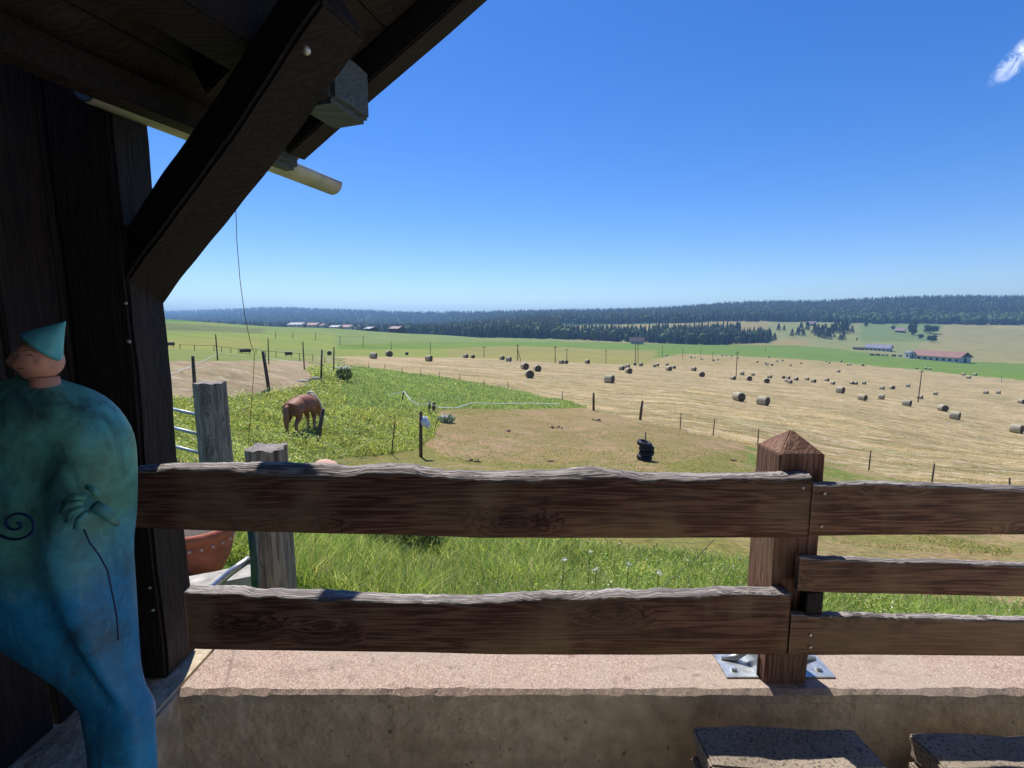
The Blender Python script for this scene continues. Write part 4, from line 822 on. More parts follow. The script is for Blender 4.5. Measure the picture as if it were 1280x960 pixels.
def surfY(x, y):
    yl = [r[0] for r in rowsS]; xl = np.interp(y, yl, [r[1] for r in rowsS]); xr = np.interp(y, yl, [r[2] for r in rowsS]); cx_ = (xl + xr) / 2; h_ = (xr - xl) / 2; tt_ = min(.98, abs((x - cx_) / h_)); dp = min(h_ / F * .6, .115)
    return YS - dp * (1 - tt_ ** 2) ** .42
# hand with five curled fingers resting on the belly
b = bmesh.new(); pal = P(118, 632, surfY(118, 632) + .001); tube_bm([P(146, 655, surfY(146, 655) + .016), P(134, 642, surfY(134, 642) + .002), pal], [.006, .012, .0115], 12, b)
for k, (a, c_, e) in enumerate((((108, 622), (92, 620), (80, 629)), ((104, 628), (86, 630), (77, 641)), ((105, 634), (90, 640), (84, 652)), ((110, 640), (98, 649), (95, 660)), ((122, 622), (117, 612), (108, 608)))):
    tube_bm([P(*a, surfY(*a) - .004), P(*c_, surfY(*c_) - .005), P(*e, surfY(*e) + .001)], [.0065, .006, .005], 10, b)
ST(obj_bm('hand', b, M['glaze'], st, True))
def mark(pts, r, name): ST(obj_bm(name, tube_bm([P(x, y, surfY(x, y) - .0005) for x, y in pts], r, 6), M['ink'], st))
mark([(21 + (28 - 2.7 * (a + 2.4)) * math.cos(a), 655 - (23 - 2.2 * (a + 2.4)) * math.sin(a) * .9) for a in np.linspace(-2.4, 7.4, 90)], .0026, 'spiral_mark')
mark([(105, 662), (112, 678), (124, 694), (134, 712), (140, 740), (146, 770), (148, 800)], .0016, 'painted_line')
bm = bmesh.new(); add_box(bm, (-.72, 1.0, .025), (.34, .34, .05)); bmesh.ops.bevel(bm, geom=list(bm.edges), offset=.006, segments=2, affect='EDGES'); ST(obj_bm('plinth', bm, M['slab'], st))
# ------------------------------------------------------------------ things just outside the wall
def stump(name, xa, xb, ytop, Y, label, squash=1.0, notch=True, green=False):
    pa, pb = P(xa, ytop + 40, Y), P(xb, ytop + 40, Y); cx_ = (pa.x + pb.x) / 2; r = (pb.x - pa.x) / 2; zt = P(xa, ytop, Y).z; zb = H(cx_, Y) - .3
    bm = bmesh.new(); rings = []; NK = 44; NZ = 26
    for i in range(NZ + 1):
        z = zb + (zt - zb) * i / NZ; ring = []
        for k in range(NK):
            a = 2 * math.pi * k / NK; q = r * (1 + (float(fbm(np.array([a * 6]), np.array([z * .9]), 95, 4)[0]) - .5) * .20); crack = .16 * r * max(0, math.sin(a * 7 + math.sin(z * 3)) - .8) * 5
            q -= crack; cc, ss = math.cos(a), math.sin(a); q *= 1 / max(abs(cc), abs(ss)) ** .45
            top = (.006 * math.sin(a * 3) + .004 * math.sin(a * 8)) if i == NZ else 0; ring.append(bm.verts.new((cx_ + q * cc, Y + q * ss * squash, z + top)))
        rings.append(ring)
    for a, b_ in zip(rings, rings[1:]):
        for k in range(NK): bm.faces.new((a[k], a[(k + 1) % NK], b_[(k + 1) % NK], b_[k]))
    bm.faces.new(rings[-1]); return obj_bm(name, bm, M['weathered_z'])
tag(stump('wooden_post', 249, 282, 478, 4.6, ''), 'thick weathered grey post holding the metal gate', 'post')
tag(stump('wooden_post', 314, 358, 559, 2.45, ''), 'short split grey post just behind the railing beside the green pipe', 'post')
gt = empty('metal_gate', P(246, 540, 4.7), label='galvanised tube gate with rails hung on the thick grey post', cat='gate')
for (ya, yb_) in ((512, 521), (535, 545), (558, 568), (584, 596)): under(obj_bm('gate_rail', tube_bm([P(60, ya - 35, 5.6), P(218, ya, 4.85), P(249, yb_ - 2, 4.72)], .017, 10), M['galv_dull'], gt), gt)
under(obj_bm('gate_upright', tube_bm([P(62, 440, 5.6), P(60, 560, 5.6)], .02, 10), M['galv_dull'], gt), gt)
tag(obj_bm('green_pipe', tube_bm([P(311, 640, 2.3), P(317, 700, 2.3), P(319, 760, 2.3)], .0155, 14), M['green_pipe']), 'upright dark green pipe beside the short split post', 'pipe')
tag(obj_bm('metal_tube', tube_bm([P(313, 698, 2.42), P(290, 714, 2.36), P(262, 738, 2.3), P(240, 757, 2.26)], .020, 14), M['galv']), 'slanting bright metal tube in front of the flowerpot', 'tube')
def pot(c, r, h, name='flowerpot'):
    root = empty(name, c, label='large terracotta bowl with a rope-like rim and beads beyond the lower left railing', cat='flowerpot'); b = lathe_bm([(r * .62, 0), (r * .86, h * .3), (r * .97, h * .62), (r * .96, h * .78), (r * 1.04, h * .82), (r * 1.07, h * .92), (r * 1.02, h), (r * .93, h), (r * .88, h * .85), (.01, h * .84)], 48); obj_bm('bowl', b, M['terracotta'], root)
    for k in range(20):
        b = bmesh.new(); a = 2 * math.pi * k / 20; bmesh.ops.create_icosphere(b, subdivisions=2, radius=.011, matrix=Matrix.Translation((r * .985 * math.cos(a), r * .985 * math.sin(a), h * .70))); obj_bm('bead', b, M['pink'], root, True)
    b = bmesh.new(); bmesh.ops.create_circle(b, cap_ends=True, segments=32, radius=r * .9, matrix=Matrix.Translation((0, 0, h * .86))); obj_bm('soil', b, M['post_far'], root); return root
pc_ = P(253, 716, 2.95); pc_.z += .02; pot(pc_, .20, .31)
def rock(c, s, label, seed, mat=None, name='concrete_block', cat='block', rz=0, lumps=.12, cube=True):
    bm = bmesh.new(); bmesh.ops.create_cube(bm, size=1) if cube else bmesh.ops.create_icosphere(bm, subdivisions=3, radius=.5)
    if cube: bmesh.ops.subdivide_edges(bm, edges=list(bm.edges), cuts=7, use_grid_fill=True)
    for v in bm.verts:
        k = float(fbm(np.array([v.co.x * 5 + seed]), np.array([v.co.y * 5 + v.co.z * 7]), 99, 4)[0] - .5); v.co *= 1 + k * lumps * 2
    bmesh.ops.transform(bm, matrix=Matrix.Rotation(rz, 4, 'Z') @ Matrix.Diagonal((*s, 1)), verts=bm.verts)
    return tag(obj_bm(name, bm, mat or M['stone'], smooth=not cube, loc=c), label, cat)
M['palestone'] = simple('pale cast stone', (.46, .43, .38), .9, var=.35, scale=12, bump=.5, bd=.01)
c_ = P(266, 724, 2.62); rock(Vector((c_.x, 2.62, c_.z - .1)), (.44, .16, .22), 'long pale concrete block in front of the terracotta bowl', 3, M['palestone'], rz=R(26), lumps=.05)
c_ = P(246, 672, 3.5); rock(Vector((c_.x, 3.55, c_.z - .02)), (.30, .22, .10), 'flat grey stone behind the terracotta bowl', 5, M['stone'], rz=R(10))
b = lathe_bm([(.030, 0), (.050, .03), (.052, .055), (.042, .078), (.02, .090), (.003, .093)], 24); p_ = P(405, 576, 1.60); tag(obj_bm('clay_dome', b, M['pink'], None, loc=Vector((p_.x, 1.595, p_.z - .088))), 'pale pink clay dome peeking over the back of the top rail', 'ornament')
b = bmesh.new(); bmesh.ops.create_uvsphere(b, u_segments=24, v_segments=14, radius=.032); bmesh.ops.scale(b, vec=(.7, .5, 1), verts=b.verts); p_ = P(311, 568, 2.44); o = obj_bm('clay_ornament', b, M['pink'], None, True, loc=p_); tag(o, 'small pinkish clay ornament fixed to the side of the short split post', 'ornament')
# ------------------------------------------------------------------ fences
def post_bm(base, top, r, taper=.85, seg=8): return tube_bm([base - Vector((0, 0, .15)), base.lerp(top, .5), top], [r, r * .97, r * taper], seg)
def fence(name, label, posts, wires, wr, wmat, group=None, pr=None, Ys=None, sag=.02, cat='fence', wired=None):
    tops = []; root = None
    for k, p in enumerate(posts):
        x, yt, yb_ = p[0], p[1], p[2]; xt = p[3] if len(p) > 3 and p[3] else x; r = p[4] if len(p) > 4 else pr
        g = G(x, yb_) if not Ys else on(x, yb_, Ys[k]); tp = P(xt, yt, g.y); tp.y = g.y
        if root is None: root = empty(name, g, label=label, cat=cat, group=group)
        under(obj_bm('fence_post', post_bm(g, tp, r), M['post_far'], root), root); tops.append((g, tp))
    for f in wires:
        pts = []
        wt = [tops[q] for q in wired] if wired else tops
        for (g, tp), (g2, tp2) in zip(wt, wt[1:]):
            a, c = g.lerp(tp, f), g2.lerp(tp2, f)
            for q in range(4): m = a.lerp(c, q / 4); m.z -= sag * (1 - (2 * q / 4 - 1) ** 2) * (a - c).length * .2; pts.append(m)
        pts.append(wt[-1][0].lerp(wt[-1][1], f)); under(obj_bm('wire', tube_bm(pts, wr, 4), wmat, root), root)
    return tops
fence('field_fence', 'long low post and wire fence along the edge of the mown field', [(406, 446, 455, None, .04), (460.6, 453, 459.5), (481, 455.5, 463), (502.7, 458.5, 467), (526, 460.5, 470), (549, 464, 473), (575, 466.5, 477), (605, 475 - 1, 482), (635, 477, 486.5), (703, 489, 501), (742, 491, 513, None, .09), (800, 501, 525, 803, .09), (850, 516, 536, 851.5), (891, 524, 545, 893.5), (947, 536, 558, 948.5), (1086, 563, 588, 1088.5), (1165, 579, 603, 1168, .035), (1262, 597, 622), (1370, 615, 645)], [.9, .5], .006, M['wire'], pr=.032, sag=0)
fence('electric_fence', 'white tape fence on leaning posts round the bare paddock on the left', [(150, 452, 505, 148, .05), (244, 445, 493, 241, .06), (272, 418, 450, 269.5, .055), (336, 423, 455, 335, .05), (380.5, 427, 462, 378.5, .05), (401, 437, 478, 402.5, .055), (417, 433.5, 466, 417.5, .055)], [.23], .014, M['white'], sag=.01, wired=(0, 2, 3, 4))
fence('pasture_fence', 'far low dark fence behind the bare paddock on the left', [(225, 430, 436), (243, 431, 438), (267.5, 431, 439), (277, 433, 440), (288.6, 434, 441), (298.4, 435, 442), (320, 435.5, 443), (332, 438, 446), (345, 439, 447), (374.5, 441, 451), (391, 442.5, 451)], [.9], .022, M['post_far'], pr=.04, sag=0)
fence('distant_fence', 'row of thin posts crossing the green hill on the far left', [(344.5, 414, 422.5), (366, 415, 423.5), (394.5, 416, 425.5), (425, 420, 432), (454, 420, 434), (489, 427, 437.5), (538, 427, 443)], [.95], .02, M['wire'], pr=.10, sag=0)
def single(name, x, yt, yb_, xt, r, label, cat='post', mat=None, Y=None):
    g = G(x, yb_) if Y is None else on(x, yb_, Y); tp = P(xt, yt, g.y); o = obj_bm(name, post_bm(g, tp, r), mat or M['post_far']); return tag(o, label, cat), g, tp
single('fence_post', 336.5, 439, 488, 328.5, .075, 'thick post leaning left at the edge of the bare paddock')
_, hg, htp = single('fence_post', 397, 511, 580, 404, .062, 'tall leaning post standing just in front of the grazing horse', Y=13)
_, bg_, btp = single('fence_post', 526, 514, 571, 526, .055, 'upright post with a pale bag at the corner of the dry paddock')
single('iron_rod', 489, 526, 567, 494, .02, 'thin rusty rod leaning right at the foot of the grassy mound', 'rod', M['rust'])
single('iron_rod', 541, 522, 541, 548.5, .022, 'short rusty rod leaning right beyond the post with the bag', 'rod', M['rust'])
single('fence_stake', 501.5, 489, 503, 505, .04, 'short dark stake carrying white tape at the mound edge', 'stake')
single('fence_stake', 536.5, 502, 517, 537, .07, 'left of two short grey stakes near the thistle clump', 'stake')
single('fence_stake', 542, 503, 517, 542.5, .10, 'broader right one of two short grey stakes near the thistle clump', 'stake')
def path(name, pts, r, mat, label, cat): return tag(obj_bm(name, tube_bm([P(x, y, Y) for x, y, Y in pts], r, 5), mat), label, cat)
path('fence_tape', [(487, 494, 27), (505, 489.5, 26), (513, 500, 25), (524, 506, 24.5), (537, 504, 24), (548, 509.5, 25), (570, 510, 28), (590, 503.5, 31), (620, 504.5, 33), (660, 504, 33), (700, 505, 33)], .022, M['white'], 'sagging white fence tape running beyond the post with the bag', 'fence tape')
path('ground_cable', [(450, 563, 16.5), (480, 566, 16.3), (505, 566, 16.2), (524, 571, 16), (527, 573, 15.9)], .012, M['white'], 'pale cable lying at the foot of the grassy mound', 'cable')
b = bmesh.new(); bmesh.ops.create_icosphere(b, subdivisions=3, radius=1)
for v in b.verts: k = .8 + .5 * noise2(np.array([v.co.x * 3 + 4]), np.array([v.co.z * 3 + v.co.y * 2 + 9]), 4)[0]; v.co = Vector((v.co.x * .11 * (1.25 - v.co.z * .35), v.co.y * .08, v.co.z * .17 - v.co.x * .06)) * k
p_ = P(532, 528, btp.y); tag(obj_bm('plastic_bag', b, M['bag'], smooth=True, loc=p_), 'pale blue plastic bag tied to the upright post', 'bag')
for k, (x, y, s, lab) in enumerate([(378.5, 477.5, .75, 'flat pale stone at the edge of the bare paddock'), (394, 473.5, .6, 'grey stone beside the double posts behind the horse'), (386, 475, .3, 'smallest of the three stones at the edge of the bare paddock')]):
    g = G(x, y); rock(g + Vector((0, 0, .04)), (s, s * .5, s * .28), lab, k, M['stone'], 'field_stone', 'stone', cube=False)
for x, y, lab in ((213.5, 433.5, 'grey box on legs at the edge of the corner post'), (307, 442, 'long grey box on legs behind the leaning paddock post'), (361, 445.5, 'small grey box on legs behind the bare paddock')):
    g = G(x, y); s = mpp(g.y); root = empty('feed_box', g, .2, label=lab, cat='box', group='grey boxes on legs in the far pasture'); w = (12 if 'long' in lab else 8) * s
    bm = bmesh.new(); add_box(bm, (0, 0, 3.6 * s), (w, 4 * s, 3.6 * s)); bmesh.ops.bevel(bm, geom=list(bm.edges), offset=.03, segments=1, affect='EDGES'); obj_bm('box_body', bm, M['post_far'], root)
    bm = bmesh.new(); add_box(bm, (0, 0, 5.7 * s), (w * 1.1, 4.6 * s, .5 * s)); obj_bm('box_lid', bm, M['stone'], root)
    for sx in (-1, 1):
        bm = bmesh.new(); add_box(bm, (sx * w * .38, 0, .9 * s), (.6 * s, .6 * s, 2.2 * s)); obj_bm('leg', bm, M['post_far'], root)
# ------------------------------------------------------------------ tyres stacked on a stake in the paddock
tg = G(806, 575); sp = mpp(tg.y)
tag(obj_bm('stake', tube_bm([tg - Vector((0, 0, .1)), P(807, 540, tg.y)], .022, 8), M['pole']), 'dark stake sticking up through the stack of old tyres', 'stake')
for k, (dx, z, tilt, lab) in enumerate([(-.02, .10, 4, 'lowest old tyre of the stack on the stake'), (.05, .27, -8, 'second old tyre from the bottom of the stack on the stake'), (.05, .43, 10, 'third old tyre from the bottom of the stack on the stake'), (-.03, .60, -14, 'topmost tilted tyre of the stack on the stake')]):
    b = lathe_bm([(.13, -.07), (.20, -.085), (.245, -.07), (.26, -.03), (.26, .03), (.245, .07), (.20, .085), (.13, .07), (.125, .0)], 36); kk = [f for f in b.faces if len(f.verts) > 10]; bmesh.ops.delete(b, geom=kk, context='FACES')
    for v in b.verts:
        if abs(v.co.z) < .05 and math.hypot(v.co.x, v.co.y) > .25: v.co *= 1 + (.03 if int(math.atan2(v.co.y, v.co.x) / (2 * math.pi) * 36) % 2 else 0)
    o = obj_bm('old_tyre', b, M['rubber'], loc=tg + Vector((dx, 0, z * .98))); o.rotation_euler = (R(tilt * .4), R(tilt), k); tag(o, lab, 'tyre', 'old tyres stacked on a stake')
for k, (x, y, s, lab) in enumerate([(693, 540 - 5, .5, 'dark dung heap near the thick corner post of the field fence'), (745, 528 - 2, .55, 'dark dung patch right of the dry paddock middle'), (590, 577, .35, 'dung scatter close to the top rail left of the tyres'), (916, 576, .28, 'lone dark clod left of the capped post'), (635, 539, .28, 'small dark clod in the middle of the dry paddock'), (688, 577, .2, 'tiny dark clod just above the top rail')]):
    g = G(x, y); b = bmesh.new()
    for q in range(9): bmesh.ops.create_icosphere(b, subdivisions=1, radius=s * random.uniform(.1, .22), matrix=Matrix.Translation((random.gauss(0, s * .35), random.gauss(0, s * .35), .02)) @ Matrix.Diagonal((1, 1, .6, 1)))
    tag(obj_bm('dung_pile', b, M['rust'] if 0 else M['pole'], smooth=True, loc=g), lab, 'dung')
# ------------------------------------------------------------------ hay bales
t = NT('netted bale side'); n1 = t.noise(1.6, 4); n2 = t.noise(22, 5, t.vec((1, .12, 1)), .4); c = t.ramp(n1, [(.3, (.40, .36, .26)), (.7, (.58, .53, .39))]); c = t.mix(.75, c, t.ramp(n2, [(.3, (.45, .45, .42)), (.7, (1.25, 1.22, 1.1))]), 'MULTIPLY'); t.bump(n2, .8, .05); M['bale_side'] = t.col(c, .85)
t = NT('coiled hay end'); sep = t.n.new('ShaderNodeSeparateXYZ'); t.l.new(t.tc.outputs['Object'], sep.inputs[0]); rad_ = t.f('SQRT', t.f('ADD', t.f('MULTIPLY', sep.outputs['X'], sep.outputs['X']), t.f('MULTIPLY', sep.outputs['Z'], sep.outputs['Z'])))
co_ = t.f('SINE', t.f('ADD', t.f('MULTIPLY', rad_, 60.), t.f('MULTIPLY', t.noise(5, 3), 8.))); c = t.ramp(t.f('MULTIPLY_ADD', co_, .3, t.f('MULTIPLY', t.noise(14, 5), 1.0)), [(.2, (.05, .037, .022)), (.55, (.15, .11, .065)), (.9, (.26, .20, .12))]); t.bump(co_, .6, .03); M['bale_end'] = t.col(c, .9)
def bale_mesh(seed):
    rg = random.Random(seed); bm = bmesh.new(); N_ = 36; prof = [(-.60, .0), (-.615, .30), (-.60, .58), (-.57, .635), (-.45, .65), (-.15, .655), (.15, .655), (.45, .65), (.57, .635), (.60, .58), (.615, .30), (.60, 0)]; rings = []
    for y, r in prof[1:-1]:
        rings.append([bm.verts.new((r * math.cos(a) * (1 + .012 * math.sin(3 * a + seed)) * 1.015, y + rg.uniform(-.012, .012), max(-.60, r * math.sin(a) * (1 + .015 * math.sin(5 * a + y * 4 + seed))) * .985)) for a in [2 * math.pi * k / N_ for k in range(N_)]])
    for i, (a, b_) in enumerate(zip(rings, rings[1:])):
        for k in range(N_): f = bm.faces.new((a[k], a[(k + 1) % N_], b_[(k + 1) % N_], b_[k])); f.smooth = True; f.material_index = 1 if i in (0, len(rings) - 2) else 0
    for ring, y in ((rings[0], -.62), (rings[-1], .62)):
        c0 = bm.verts.new((0, y, 0))
        for k in range(N_): f = bm.faces.new((ring[k], ring[(k + 1) % N_], c0)); f.material_index = 1; f.smooth = True
    bmesh.ops.recalc_face_normals(bm, faces=bm.faces); me = bpy.data.meshes.new('hay_bale'); bm.to_mesh(me); bm.free(); me.materials.append(M['bale_side']); me.materials.append(M['bale_end']); return me
BM_ = [bale_mesh(s) for s in range(5)]
bale_src = bpy.data.objects.new('hay_bale', BM_[0])
def bales(group, phrase, lst, manual=None):
    lst = sorted(lst); n = len(lst)
    for k, it in enumerate(lst):
        x, yb_, h = it[0], it[1], it[2]; ang = it[3] if len(it) > 3 else random.uniform(0, 180); g = G(x, yb_ - .2); want = h * mpp(g.y) * math.hypot(1, 0); s = min(1.22, max(.80, want / 1.3))
        o = bale_src.copy(); o.data = random.choice(BM_); link(o); azm = math.atan2(g.x, g.y); sl = (H(g.x, g.y + 1) - H(g.x, g.y - 1)) / 2
        o.location = (g.x, g.y + .5 * s, H(g.x, g.y + .5 * s) + .60 * s * .985 - .03); o.scale = (s * random.uniform(.97, 1.05), s * random.uniform(.88, 1.1), s); o.rotation_euler = (0, 0, -azm + R(ang))
        if manual and k in manual: lab = manual[k]
        else: lab = (('%s from left of ' % ordn[k]) if n > 1 else '') + phrase
        tag(o, ('round hay bale, ' + lab) if manual and k in manual else ('hay bale, ' + lab), 'hay bale', group)
# ang: 0 = round end towards us, 90 = side towards us
bales('hay bales at the far left edge of the mown field', 'five along the green edge', [(411, 444, 5, 0), (466, 448.6, 8, 70), (485.6, 446, 8, 15), (508, 444, 4, 10), (535.6, 452, 8, 55)], {0: 'half hidden behind the two posts above the horse', 1: 'furthest left of the larger ones beside the green field edge', 2: 'upright dark-ended one right of the leftmost large bale', 3: 'low dark one on the green field edge', 4: 'alone in front of the green edge, above the field fence'})
bales('hay bales in pairs in the middle of the mown field', 'two pairs left of the pole with a stay', [(582, 447.8, 5.5, 50), (590.8, 448, 5, 20), (627.5, 450, 5.5, 40), (636, 452.3, 6.5, 65)])
bales('hay bales in the middle of the mown field', 'the dark-ended trio below the pole with a stay', [(656, 462, 9, 25), (672, 464.7, 9, 15), (662, 472.8, 11, 12)])
bales('hay bales in the middle of the mown field', 'three on the field skyline by slim poles', [(702, 455, 5.5, 60), (707.5, 454.8, 5, 20), (734.4, 454.8, 5.5, 45)])
bales('hay bales in the middle of the mown field', 'the large one standing alone side-on in mid-field', [(762.5, 479, 11, 62)], {0: 'large one alone side-on in mid-field'})
bales('hay bales near the dark-roofed house', 'the cluster below the dark-roofed house', [(777.6, 463, 6, 50), (784.7, 461, 6, 70), (786.5, 467, 7.5, 25), (801.5, 457.8, 4.5, 60), (794, 457, 3, 0)])
bales('hay bales near the curved green bank', 'those just right of the curved green bank', [(818.5, 459, 3, 90), (822, 458, 3.6, 60), (834, 457.3, 3, 60), (836.7, 463.8, 6, 35), (842.5, 461, 4, 40), (868, 464, 5.5, 55), (878, 471.3, 7, 15)])
bales('hay bales round the tall slim pole', 'the row starting at the tall slim pole', [(917, 475, 5, 45), (928.6, 469.2, 5, 75), (937.5, 476.2, 6.5, 12), (942, 470, 2.5, 90), (959.4, 479.2, 6.8, 10), (963, 473.2, 4.6, 65), (980, 473.6, 3.5, 10), (986, 474, 3, 50), (985, 478, 3.5, 50), (988.5, 479.6, 5, 60), (996, 476, 4.6, 50), (1009.5, 475.6, 4, 60), (1018, 478.6, 5, 50), (1034.6, 476.6, 4, 50), (1042, 481, 4, 55)])
bales('hay bales to the right of the middle field', 'small ones in the row past the leaning pole', [(1065.6, 480.6, 3.8, 50), (1070.5, 481.2, 4, 60), (1081, 480.6, 4, 70), (1103.7, 487.2, 4.2, 70), (1116.5, 486.8, 5, 30), (1136, 484, 4, 75), (1170.6, 494.2, 4.6, 80), (1234, 492.7, 4.6, 75), (1249.5, 492.7, 4.6, 80), (1278.5, 505, 6, 60)])
bales('large hay bales in the near part of the mown field', 'large near ones right of the capped post', [(925.3, 502, 12, 40), (956, 507, 12, 62), (1052.5, 492, 9, 65), (1080, 501, 8, 60), (1103.5, 499.6, 7, 80), (1136, 508, 8.5, 72), (1151.5, 499.2, 5, 70), (1181, 514.6, 9, 40), (1197, 525, 10.5, 78), (1275, 542.3, 12, 70)], {0: 'left one of the large near pair above the capped post', 1: 'right one of the large near pair above the capped post', 8: 'large side-on one casting a shadow, right of the leaning pole', 9: 'pale one cut by the right edge of the photo'})
bales('distant hay bales', 'distant specks left of the tall slim pole', [(833, 445.3, 2.2), (864, 448, 2.4), (869, 448, 2), (878, 450.3, 2.2), (892.5, 451.5, 2.2), (897.6, 450.5, 2), (903, 445.4, 2.5, 90), (908, 445.4, 2.2), (915, 446, 1.8)])
bales('distant hay bales', 'distant specks right of the tall slim pole', [(923, 448.7, 2), (947, 453.5, 2.4), (958, 455.3, 2.6), (959.5, 457, 2.8), (965.6, 457.6, 2.8), (961.7, 447.4, 2), (972, 452.6, 2.2), (978.6, 451.6, 2.2), (989, 457.8, 2.2), (1002, 455, 1.8)])
bales('distant hay bales', 'tiny ones on the brow below the farmhouse', [(1037, 454.7, 2.2), (1033, 452.6, 1.8), (1052, 453, 2.4), (1060, 457, 2), (1063.4, 457, 2), (1079.5, 457.8, 2.6), (1048.8, 465.7, 3.4, 60), (1147, 461.6, 2), (1158, 461.8, 3, 80), (1163, 462.4, 3, 80)])
bales('hay bales below the red-roofed barn', 'three close together below the red-roofed barn', [(1205, 469.6, 3.4, 70), (1212, 473.6, 4, 70), (1219.7, 470, 3.6, 60)])
bpy.data.objects.remove(bale_src)
# ------------------------------------------------------------------ telegraph and power poles
def pole(x, yt, yb_, label, xt=None, r=.13, arm=False, stay=False, Y=None):
    g = G(x, yb_) if Y is None else on(x, yb_, Y); tp = P(xt or x, yt, g.y); root = empty('telegraph_pole', g, label=label, cat='pole', group='poles across the fields')
    under(obj_bm('pole_shaft', tube_bm([g - Vector((0, 0, .3)), tp], [r, r * .7], 8), M['pole'], root), root)
    bm = bmesh.new(); add_box(bm, tp - Vector((0, 0, .5)), ((4.5 if arm == 'wide' else 1.1), .12, .12)); under(obj_bm('crossarm', bm, M['white'] if arm == 'wide' else M['pole'], root), root)
    if stay: under(obj_bm('stay', tube_bm([tp - Vector((0, 0, 1.2)), g + Vector((1.2, 0, 0)) * (mpp(g.y) * 3.2)], r * .6, 6), M['pole'], root), root)
PL = [(647, 430, 451, 'pole with a slanting stay above the trio of bales', None, .14, False, True), (694, 432, 453.6, 'plain slim pole left of the three skyline bales', None, .12), (708.6, 435.5, 450.5, 'slim pole rising behind the skyline bales', None, .12), (757.5, 437, 454, 'faint slim pole between the skyline bales and the dark-roofed house', None, .10), (794.3, 428, 454, 'left one of two poles in front of the dark-roofed house', None, .14), (797.6, 429, 454, 'right one of two poles in front of the dark-roofed house', None, .11), (828, 432, 446.5, 'thin pole at the curved green bank', None, .13), (853.5, 434, 448.5, 'pole with a wide pale crossarm in the far field', None, .14, 'wide'), (876, 437, 450, 'thin pole right of the wide pale crossarm', None, .13), (891, 440, 452, 'short thin pole left of the tall slim pole', None, .13), (920, 439, 472, 'tall slim dark pole in the middle of the bale rows', 921.7, .12), (957, 432, 440, 'small pole standing in the bright green strip', None, .17), (1147.5, 462, 503, 'leaning dark pole among the near bales on the right', 1152.5, .11), (605, 432, 447, 'faint thin pole above the bale pairs', None, .10), (27 + 1225, 470, 478, 'thin pole at the far right field edge', None, .08)]
for p in PL: pole(*p)
# ------------------------------------------------------------------ buildings
M['redroof'] = simple('red tin roof', (.25, .115, .09), .6, scale=.3, var=.15); M['greyroof'] = simple('grey blue roof', (.20, .20, .26), .6, scale=.3); M['whitewall'] = simple('white plaster', (.62, .60, .57), .8, scale=.5, var=.1); M['timberwall'] = simple('dark timber wall', (.09, .075, .065), .85, scale=.8); M['pinkroof'] = simple('faded pink roof', (.36, .25, .24), .7, scale=.5); M['dark'] = simple('dark opening', (.02, .02, .022), .5)
def house(name, label, pl, pr, depth, wh, rh, wall, roofm, over=.8, gable=None, wins=6, cat='building', zbase=None, skirt=0, doors=1):
    ax_ = (pr - pl); ax_.z = 0; L = ax_.length; ax_.normalize(); nrm = Vector((ax_.y, -ax_.x, 0)); z0 = (min(H(pl.x, pl.y), H(pr.x, pr.y)) if zbase is None else zbase)
    root = empty(name, Vector((pl.x, pl.y, z0)), math.atan2(ax_.y, ax_.x), label=label, cat=cat); D = depth
    bm = bmesh.new(); v = [bm.verts.new(c) for c in ((0, 0, -1.5 - skirt), (L, 0, -1.5 - skirt), (L, D, -1.5 - skirt), (0, D, -1.5 - skirt), (0, 0, wh), (L, 0, wh), (L, D, wh), (0, D, wh), (0, D / 2, wh + rh), (L, D / 2, wh + rh))]
    for f in ((0, 1, 5, 4), (2, 3, 7, 6), (1, 2, 6, 9, 5), (3, 0, 4, 8, 7), (0, 3, 2, 1), (4, 5, 9, 8), (8, 9, 6, 7)): bm.faces.new([v[k] for k in f])
    obj_bm('wall', bm, wall, root)
    sl = rh / (D / 2); bm = bmesh.new()
    for s in (0, 1):
        a = Vector((0, -over if s == 0 else D + over, wh - over * sl + .12)); c = Vector((0, D / 2, wh + rh + .12)); vv = []
        for xx in (-over, L + over):
            for q, dz in ((a, 0), (c, 0), (c, .3), (a, .3)): vv.append(bm.verts.new((xx, q.y, q.z + dz)))
        for f in ((0, 1, 2, 3), (7, 6, 5, 4), (0, 4, 5, 1), (1, 5, 6, 2), (2, 6, 7, 3), (3, 7, 4, 0)): bm.faces.new([vv[k] for k in f])
    bmesh.ops.recalc_face_normals(bm, faces=bm.faces); obj_bm('roof', bm, roofm, root)
    for k in range(wins):
        bm = bmesh.new(); add_box(bm, (L * (k + .6) / wins, -.03, wh * .45), (L / wins * .42, .1, wh * .42)); w_ = obj_bm('window', bm, M['dark'], root)
    if doors:
        bm = bmesh.new(); add_box(bm, (L + .03, D * .5, wh * .42), (.1, D * .22, wh * .84)); obj_bm('door', bm, M['dark'], root)
    if gable: bm = bmesh.new(); v = [bm.verts.new(c) for c in ((L + .05, .1, wh * .98), (L + .05, D - .1, wh * .98), (L + .05, D / 2, wh + rh - .2))]; bm.faces.new(v); obj_bm('gable_boarding', bm, gable, root)
    return root
house('long_barn', 'long low barn with a red roof and timber gable in the valley', on(1137, 447, 505), on(1199, 451, 463), 17, 5.2, 4.6, M['whitewall'], M['redroof'], gable=M['timberwall'], wins=8, over=1.4)
house('farmhouse', 'grey-roofed farmhouse with pale walls behind the long barn', on(1081, 437, 610), on(1112, 438, 590), 12, 4.4, 3.6, M['whitewall'], M['greyroof'], wins=6, over=1.1)
house('garden_shed', 'low brown shed at the left end of the grey-roofed farmhouse', on(1066, 438, 612), on(1079, 438.5, 604), 6, 2.0, 1.2, M['timberwall'], M['pole'], wins=2, cat='shed')
